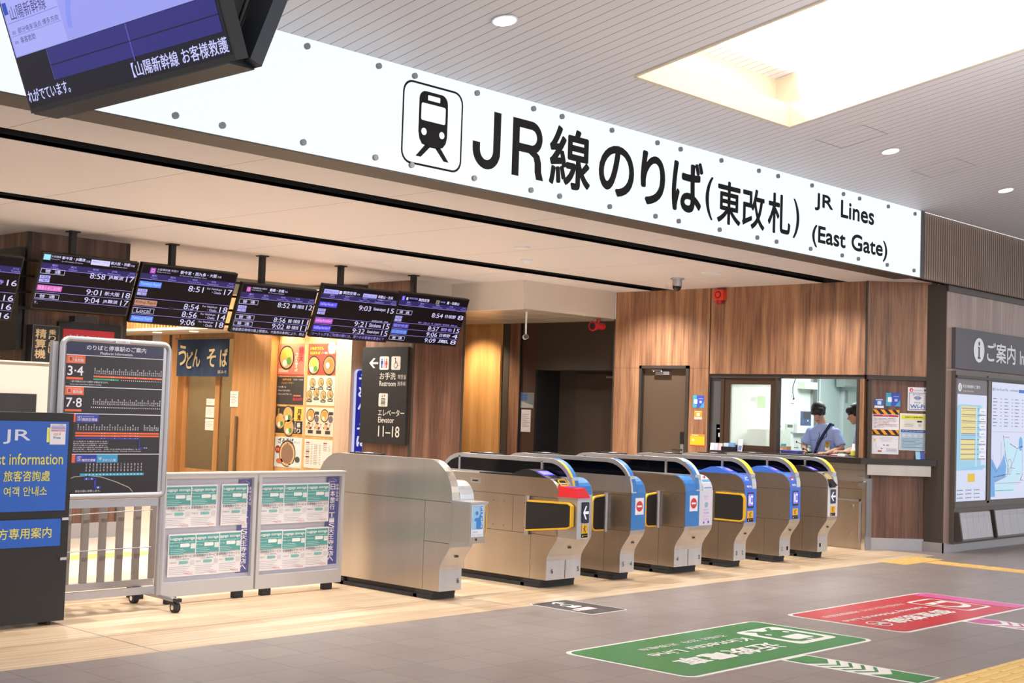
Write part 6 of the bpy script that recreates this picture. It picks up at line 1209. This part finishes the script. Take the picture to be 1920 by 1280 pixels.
for x0, lb in ((10.55, 'ceiling access hatch beside the light recess'), (12.38, 'ceiling access hatch between the two downlights')):
    b = MB()
    for (xa, ya, xb, yb) in ((x0, 6.27, x0+.48, 6.275), (x0, 5.81, x0+.48, 5.815), (x0, 5.81, x0+.004, 6.27), (x0+.476, 5.81, x0+.48, 6.27)):
        b.add([(x, y, zc(y)-.003) for x, y in ((xa, ya), (xa, yb), (xb, yb), (xb, ya))], [(0, 1, 2, 3)], pt('8a8080'))
    b.build('access_hatch', None, lb, 'hatch', group='ceiling access hatches')
for k, y in enumerate((16.0, 17.3, 18.6)):
    MB().box(7.9, y, 3.62, 12.2, y+.12, 3.69, em('f2f4ff', 2.2)).build('tube_light', None, ('long white tube light beyond the departure boards, first row', 'long white tube light beyond the departure boards, middle row', 'long white tube light beyond the departure boards, last row')[k], 'light', group='tube lights beyond the boards')
for y in (17.3, 18.3):
    MB().cyl((11.4, y, 2.512), (11.4, y, 2.52), .07, em('fff0d8', 3.0), 16).build('canopy_light', None, 'round light under the shop canopy, '+('over the curtain' if y < 18 else 'over the door post'), 'downlight', group='lights under the shop canopy')

# ================================================================ floor stickers
def fsticker(x0, x1, y0, y1, col, label, draw, name='floor_sticker'):
    t_ = thing(name, label, 'floor sticker', ((x0+x1)/2, (y0+y1)/2, 0), 'line guide stickers on the concourse floor')
    f = Fr((x1, y1, .001), (-1, 0, 0), (0, -1, 0)); w_, h = x1-x0, y1-y0      # u from x1 down, v towards the camera side
    b = MB().prism(f, rr(0, 0, w_, h, .09, 6), 0, .0012, pt('ebe8e2', .35)); b.build('white_border', t_); b = MB().poly(f, rr(.03, .03, w_-.03, h-.03, .07, 6), mat('sticker_'+col, col, .32), 3); b.build('coloured_field', t_)
    draw(f, t_); return t_
SWT = pt('ebe8e2', .4)
def green(f, t_):
    b = MB(); b.txt(f, '近鉄電車', .76, .59, 1.84, .785, SWT, 5, .03).build('kanji_lettering', t_); MB().txt(f, 'Kintetsu Line', .72, .385, 1.79, .49, SWT, 5, .02).build('latin_lettering', t_); MB().txt(f, '긴테쓰 전차  近铁电车', .75, .235, 1.70, .30, SWT, 5, .01).build('small_lettering', t_)
    G_ = MATS['sticker_2f7d3c']; b = MB().poly(f, rr(.12, .24, .60, .78, .05, 5), SWT, 4); b.poly(f, [(.18, .66), (.20, .72), (.50, .72), (.54, .66), (.54, .40), (.47, .34), (.25, .34), (.18, .40)], G_, 5); b.poly(f, rr(.25, .53, .47, .67, .02, 3), SWT, 6).rect(f, .32, .69, .40, .71, SWT, 6).disc(f, .25, .44, .025, SWT, 6).disc(f, .47, .44, .025, SWT, 6); b.poly(f, [(.27, .34), (.33, .34), (.26, .27), (.20, .27)], G_, 5).poly(f, [(.39, .34), (.45, .34), (.52, .27), (.46, .27)], G_, 5); b.build('train_pictogram', t_)
fsticker(6.40, 8.56, 4.53, 5.53, '2f7d3c', 'green floor sticker with train pictogram for another railway line', green)
def red(f, t_):
    MB().txt(f, '御堂筋線', .92, .60, 1.90, .78, SWT, 5, .03).build('kanji_lettering', t_); MB().txt(f, 'Subway Midosuji Line', .90, .42, 2.19, .51, SWT, 5, .02).build('latin_lettering', t_); MB().txt(f, '지하철 미도스지선  地铁御堂筋线', .88, .235, 2.14, .30, SWT, 5).build('small_lettering', t_)
    b = MB(); b.fringe(f, arc(2.05, .68, .10, 0, 342, 19), arc(2.05, .68, .086, 0, 342, 19), SWT, 5).txt(f, 'M', 1.995, .635, 2.105, .725, SWT, 6, .04); b.build('line_symbol', t_); MB().poly(f, rr(.03, .03, .27, .98, .07, 5), pt('cf5a96', .35), 4).build('pink_end_field', t_)
    R_ = MATS['sticker_c22a36']; o_ = .25; b = MB().poly(f, rr(.09+o_, .24, .53+o_, .80, .05, 5), SWT, 4); b.poly(f, rr(.115+o_, .275, .505+o_, .765, .04, 5), R_, 5); b.poly(f, arc(.31+o_, .54, .16, 0, 180, 10)+[(.15+o_, .38), (.47+o_, .38)], SWT, 6); b.poly(f, [(.19+o_, .45), (.43+o_, .45), (.43+o_, .56), (.37+o_, .62), (.25+o_, .62), (.19+o_, .56)], R_, 7); b.disc(f, .31+o_, .41, .02, R_, 7); b.build('train_pictogram', t_)
fsticker(9.02, 11.30, 4.54, 5.55, 'c22a36', 'red floor sticker with subway pictogram and circled letter', red)
def strip_(x0, x1, ya, yb, col, label):
    t_ = thing('guide_strip', label, 'floor sticker', ((x0+x1)/2, (ya+yb)/2, 0), 'arrow strips on the floor')
    MB().box(x0, yb, .0005, x1, ya, .0016, pt('ebe8e2', .35)).build('white_base', t_)
    m_ = mat('sticker_'+col, col, .32); f = Fr((x0, ya, .0016), (1, 0, 0), (0, 1, 0)); w_ = x1-x0; mid = w_/2; b = MB(); z = 2
    b.poly(f, [(.03, -.02), (w_-.03, -.02), (w_-.03, -.17), (mid, -.25), (.03, -.17)], m_, z)
    for k in range(4):
        o = -.23-.085*k; b.poly(f, [(.03, o), (mid, o-.08), (mid, o-.105), (.03, o-.025)], m_, z).poly(f, [(mid, o-.08), (w_-.03, o), (w_-.03, o-.025), (mid, o-.105)], m_, z)
    o = -.60; b.poly(f, [(.03, o), (mid, o-.08), (mid, yb-ya+.01), (.03, yb-ya+.01)], m_, z).poly(f, [(mid, o-.08), (w_-.03, o), (w_-.03, yb-ya+.01), (mid, yb-ya+.01)], m_, z)
    b.build('chevrons', t_)
strip_(7.34, 7.64, 4.53, 3.62, '2f7d3c', 'white strip with green chevrons leading from the green sticker'); strip_(9.93, 10.23, 4.54, 3.62, 'c4488a', 'white strip with pink chevrons leading from the red sticker')
t_ = thing('lane_sticker', 'small dark floor sticker in front of the end ticket gate', 'floor sticker', (8.0, 6.75, 0))
f = Fr((7.78, 7.06, .001), (0, -1, 0), (1, 0, 0)); MB().prism(f, rr(0, 0, .64, .44, .03, 4), 0, .001, pt('e6e2de')).build('white_border', t_)
f = Fr((7.78, 7.06, .002), (0, -1, 0), (1, 0, 0)); b = MB().poly(f, rr(.012, .012, .628, .428, .025, 4), pt('3e3838', .4), 1); b.poly(f, sc(ARROW, .05, .16, .16, .30), SWT, 2).fringe(f, arc(.22, .20, .055, 0, 342, 19), arc(.22, .20, .042, 0, 342, 19), SWT, 2).poly(f, arc(.30, .24, .03, 0, 180, 6)+[(.26, .14), (.34, .14)], SWT, 2).poly(f, rr(.37, .10, .47, .28, .01, 3), pt('e8cfd0'), 2).frame(f, .365, .095, .475, .285, .006, pt('b84048'), 3).rect(f, .40, .05, .47, .085, pt('e8d8d8'), 2).txt(f, 'ICOCA', .50, .12, .58, .26, pt('8a8484'), 2); b.build('printed_field', t_)

# ================================================================ people
SKIN = mat('skin', 'c99a80', .55); HAIR = mat('black_hair', '14121a', .45); SHIRT = mat('pale_blue_shirt', 'a3b6ec', .8); TROU = mat('navy_trousers', '1e2438', .8); STRAP = mat('navy_strap', '141c4a', .6)
def melt(mb, name, parent, m_, vox=.012, it=4):
    me = bpy.data.meshes.new('tmp'); me.from_pydata([tuple(v) for v in mb.v], [], mb.f); o = bpy.data.objects.new('tmp', me); C.objects.link(o)
    r = o.modifiers.new('r', 'REMESH'); r.mode = 'VOXEL'; r.voxel_size = vox; r.use_smooth_shade = True
    s_ = o.modifiers.new('s', 'SMOOTH'); s_.iterations = it; s_.factor = .6
    dg = bpy.context.evaluated_depsgraph_get(); me2 = bpy.data.meshes.new_from_object(o.evaluated_get(dg), depsgraph=dg); bpy.data.objects.remove(o)
    me2.name = name; me2.materials.clear(); me2.materials.append(m_)
    for p in me2.polygons: p.use_smooth = True; p.material_index = 0
    q = bpy.data.objects.new(name, me2); C.objects.link(q); q.parent = parent; L = Vector(parent['_o'])
    me2.transform(Matrix.Translation(-L)); q['_o'] = tuple(L); return q
def person(label, base, face, lean, head_c, pitch, yaw2, arms, extras):
    """base: feet centre; face: heading angle; arms: two lists (shoulder, elbow, wrist, finger direction) in world space"""
    t_ = thing('person', label, 'person', (base[0], base[1], 0))
    fw = Vector((math.cos(face), math.sin(face), 0)); lf = Vector((-math.sin(face), math.cos(face), 0)); B0 = Vector((base[0], base[1], 0))
    def P(f_, l_, z): return B0+f_*fw+l_*lf+Vector((0, 0, z))
    def sec(f_, z, a, b_, n=16): return [P(f_+a*math.cos(2*pi*k/n), b_*math.sin(2*pi*k/n), z) for k in range(n)]
    hf = Vector((math.cos(face+yaw2)*math.cos(pitch), math.sin(face+yaw2)*math.cos(pitch), -math.sin(pitch))); hl = Vector((-math.sin(face+yaw2), math.cos(face+yaw2), 0)); hu = hf.cross(hl); hc = Vector(head_c)
    def H(x, y, z): return hc+x*hf+y*hl+z*hu
    def hball(mb, c, rx, ry, rz, m_, a=16, b_=10, lo=-90):
        secs = []
        for j in range(b_+1):
            tt = math.radians(lo+(90-lo)*j/b_); q = max(.02, math.cos(tt)); secs.append([H(c[0]+rx*q*math.cos(2*pi*k/a), c[1]+ry*q*math.sin(2*pi*k/a), c[2]+rz*math.sin(tt)) for k in range(a)])
        mb.loft(secs, m_)
    S1 = lean
    b = MB()          # torso, legs, neck, head, arms, hands in one skin
    b.loft([sec(0, .92, .10, .15), sec(S1*.15, 1.05, .09, .14), sec(S1*.5, 1.2, .10, .15), sec(S1*.85, 1.31, .10, .15), sec(S1*.95, 1.37, .08, .13), sec(S1*1.05, 1.41, .055, .075)], SKIN)
    for s_ in (-1, 1): b.tube([P(0, s_*.09, .95), P(.01, s_*.10, .5), P(-.01, s_*.10, .09)], [.085, .055, .042], SKIN, 12).tube([P(-.05, s_*.10, .05), P(.17, s_*.11, .04)], [.045, .035], SKIN, 10)
    b.tube([P(S1*1.0, 0, 1.40), H(-.035, 0, -.05)], [.058, .052], SKIN, 14)
    hball(b, (-.01, 0, .025), .095, .077, .10, SKIN); hball(b, (.03, 0, -.045), .058, .058, .062, SKIN); hball(b, (.062, 0, -.085), .025, .028, .022, SKIN)
    b.tube([H(.082, 0, .02), H(.112, 0, -.022), H(.09, 0, -.034)], [.010, .016, .012], SKIN, 8)
    for s_ in (-1, 1): hball(b, (-.008, s_*.080, -.005), .022, .012, .033, SKIN, 8, 6)
    for sh, el, wr, fd in arms:
        sh, el, wr, fd = map(Vector, (sh, el, wr, fd)); fd.normalize(); b.tube([sh+Vector((0, 0, -.035)), sh.lerp(el, .5), el, el.lerp(wr, .4), wr], [.042, .044, .038, .036, .026], SKIN, 12)
        side = fd.cross(Vector((0, 0, 1))).normalized(); palm = wr+fd*.05
        b.loft([[p0+side*.036*wd*math.cos(2*pi*k/10)+Vector((0, 0, 1))*.014*math.sin(2*pi*k/10) for k in range(10)] for p0, wd in ((wr, .7), (palm, 1.0), (wr+fd*.095, 1.0))], SKIN)
    body = melt(b, 'body', t_, SKIN, .009, 3)
    for sh, el, wr, fd in arms:                               # five separate, slightly curled fingers
        wr, fd = Vector(wr), Vector(fd).normalized(); side = fd.cross(Vector((0, 0, 1))).normalized(); b = MB(); inward = side if (P(0, 0, 0)-wr).dot(side) > 0 else -side
        for k, L in enumerate((.062, .072, .068, .054)):
            p0 = wr+fd*.085+inward*(.027-.018*k); b.tube([p0, p0+fd*L*.5+Vector((0, 0, .006)), p0+fd*L*.8+Vector((0, 0, -.004)), p0+fd*L*.95+Vector((0, 0, -.018))], [.0095, .009, .0082, .006], SKIN, 8)
        p0 = wr+fd*.02+inward*.026; b.tube([p0, p0+fd*.03+inward*.02, p0+fd*.06+inward*.022, p0+fd*.075+inward*.012], [.012, .0105, .0095, .007], SKIN, 8)
        b.build('fingers', t_)
    b = MB(); hball(b, (-.018, 0, .055), .105, .092, .095, HAIR, lo=-18); hball(b, (-.045, 0, .02), .085, .088, .10, HAIR); hball(b, (.035, 0, .075), .075, .082, .055, HAIR); hball(b, (.062, .02, .055), .035, .05, .03, HAIR); hball(b, (.06, -.03, .057), .035, .045, .03, HAIR)
    for s_ in (-1, 1): hball(b, (.01, s_*.072, .03), .045, .02, .045, HAIR)
    random.seed(len(label))
    for k in range(60):
        a = random.uniform(0, 2*pi); q = random.uniform(.3, 1.12); p0 = H(-.02+.09*q*math.cos(a), .08*q*math.sin(a), .135-.075*q*q); p1 = p0-hu*(.03*q*q)+hf*random.uniform(.0, .03)*math.cos(a)+hl*random.uniform(-.015, .015); b.tube([p0, p1], [.016, .006], HAIR, 6)
    melt(b, 'hair', t_, HAIR, .006, 1)
    for s_ in (-1, 1):
        b = MB(); hball(b, (.078, s_*.032, .008), .008, .013, .006, pt('e8e0dc')); hball(b, (.084, s_*.032, .008), .004, .006, .006, BLK); b.build('eye', t_); b = MB(); b.tube([H(.084, s_*.018, .028), H(.086, s_*.034, .032), H(.076, s_*.05, .028)], .003, HAIR, 6); b.build('eyebrow', t_)
    MB().tube([H(.083, -.02, -.058), H(.089, 0, -.056), H(.083, .02, -.058)], .004, pt('a8605a'), 6).build('mouth', t_)
    b = MB()          # shirt with short sleeves
    b.loft([sec(0, .93, .135, .175), sec(S1*.15, 1.05, .125, .17), sec(S1*.5, 1.2, .125, .175), sec(S1*.85, 1.31, .12, .19), sec(S1*.96, 1.375, .10, .175), sec(S1*1.03, 1.42, .08, .12), sec(S1*1.1, 1.455, .06, .07)], SHIRT)
    for sh, el, wr, fd in arms: sh, el = Vector(sh), Vector(el); b.ball(sh+Vector((0, 0, -.02)), .068, .068, .064, SHIRT, 12, 8).tube([sh+Vector((0, 0, -.02)), sh.lerp(el, .45), sh.lerp(el, .85)], [.058, .062, .066], SHIRT, 14)
    melt(b, 'shirt', t_, SHIRT, .011, 3)
    for s_ in (-1, 1): MB().add([P(S1*1.1+.06, s_*.008, 1.43), P(S1*1.1+.075, s_*.06, 1.375), P(S1*1.1+.03, s_*.085, 1.44), P(S1*1.1-.01, s_*.07, 1.475)], [(0, 1, 2, 3)], SHIRT).build('collar', t_)
    b = MB().loft([sec(0, .99, .128, .168), sec(0, .90, .125, .17), sec(0, .82, .12, .17)], TROU)
    for s_ in (-1, 1): b.tube([P(0, s_*.09, .88), P(.01, s_*.10, .5), P(-.01, s_*.10, .08)], [.10, .075, .062], TROU, 12)
    melt(b, 'trousers', t_, TROU, .014, 3)
    for s_ in (-1, 1): MB().loft([[P(.06+.14*math.cos(2*pi*k/14)*sc_, s_*.105+.05*math.sin(2*pi*k/14)*sc_, z) for k in range(14)] for z, sc_ in ((0, 1), (.04, 1), (.085, .7))], BLK).build('shoe', t_)
    extras(t_, P, S1); return t_
FACE = math.pi
def ex1(t_, P, S1):
    MB().tube([P(.12, .10, 1.455), P(.185, .03, 1.32), P(.195, -.04, 1.18), P(.17, -.10, 1.03)], .018, STRAP, 8).tube([P(.02, .105, 1.44), P(.12, .10, 1.45)], .016, STRAP, 8).build('shoulder_strap', t_)
    MB().tube([P(.13, -.055, 1.43), P(.185, -.02, 1.30), P(.19, -.055, 1.20)], .004, STRAP, 6).tube([P(.13, .055, 1.43), P(.185, .07, 1.30), P(.19, -.0, 1.24)], .004, STRAP, 6).build('lanyard', t_)
    uu = P(0, 1, 0)-P(0, 0, 0); f = Fr(P(.197, .085, 1.12), uu, (0, 0, 1)); b = MB().fbox(f, -.03, 0, .03, .10, -.003, 0, pt('ece8ea')).poly(f, [(-.028, .11), (.028, .11), (.026, .05), (0, .03), (-.026, .05)], pt('b08a30'), 2).txt(f, 'TW', -.018, .075, .018, .10, K, 4); b.build('badge', t_)
    for s_ in (-1, 1): f = Fr(P(.158, s_*.09, 1.19), uu, (0, 0, 1)); MB().fbox(f, -.05, .05, .05, .055, -.01, .002, pt('7288c0')).build('pocket_flap', t_)
# left officer: head bent down over papers
person('person in pale blue short-sleeved shirt with navy shoulder strap, head bowed over the counter papers', (15.22, 8.81), math.radians(194), .07, (15.08, 8.835, 1.585), math.radians(36), math.radians(8),
       [((15.17, 8.985, 1.365), (15.13, 9.06, 1.16), (14.93, 8.93, 1.095), (-1, -.35, -.05)), ((15.17, 8.635, 1.365), (15.15, 8.53, 1.15), (14.92, 8.60, 1.095), (-1, .25, -.05))], ex1)
def ex2(t_, P, S1):
    MB().cyl((14.985, 8.335, 1.118), (14.965, 8.355, 1.118), .032, pt('6a6a70'), 14).build('wristwatch', t_)
person('person in pale blue shirt leaning in with clasped hands, partly hidden by the window post', (15.30, 8.13), math.radians(152), .10, (15.13, 8.335, 1.575), math.radians(18), math.radians(-18),
       [((15.16, 8.29, 1.365), (15.10, 8.30, 1.16), (14.94, 8.38, 1.115), (-.85, .5, 0)), ((15.13, 8.03, 1.365), (15.02, 8.02, 1.14), (14.90, 8.33, 1.12), (-.7, .7, 0))], ex2)

for o in C.objects:
    if '_o' in o: del o['_o']
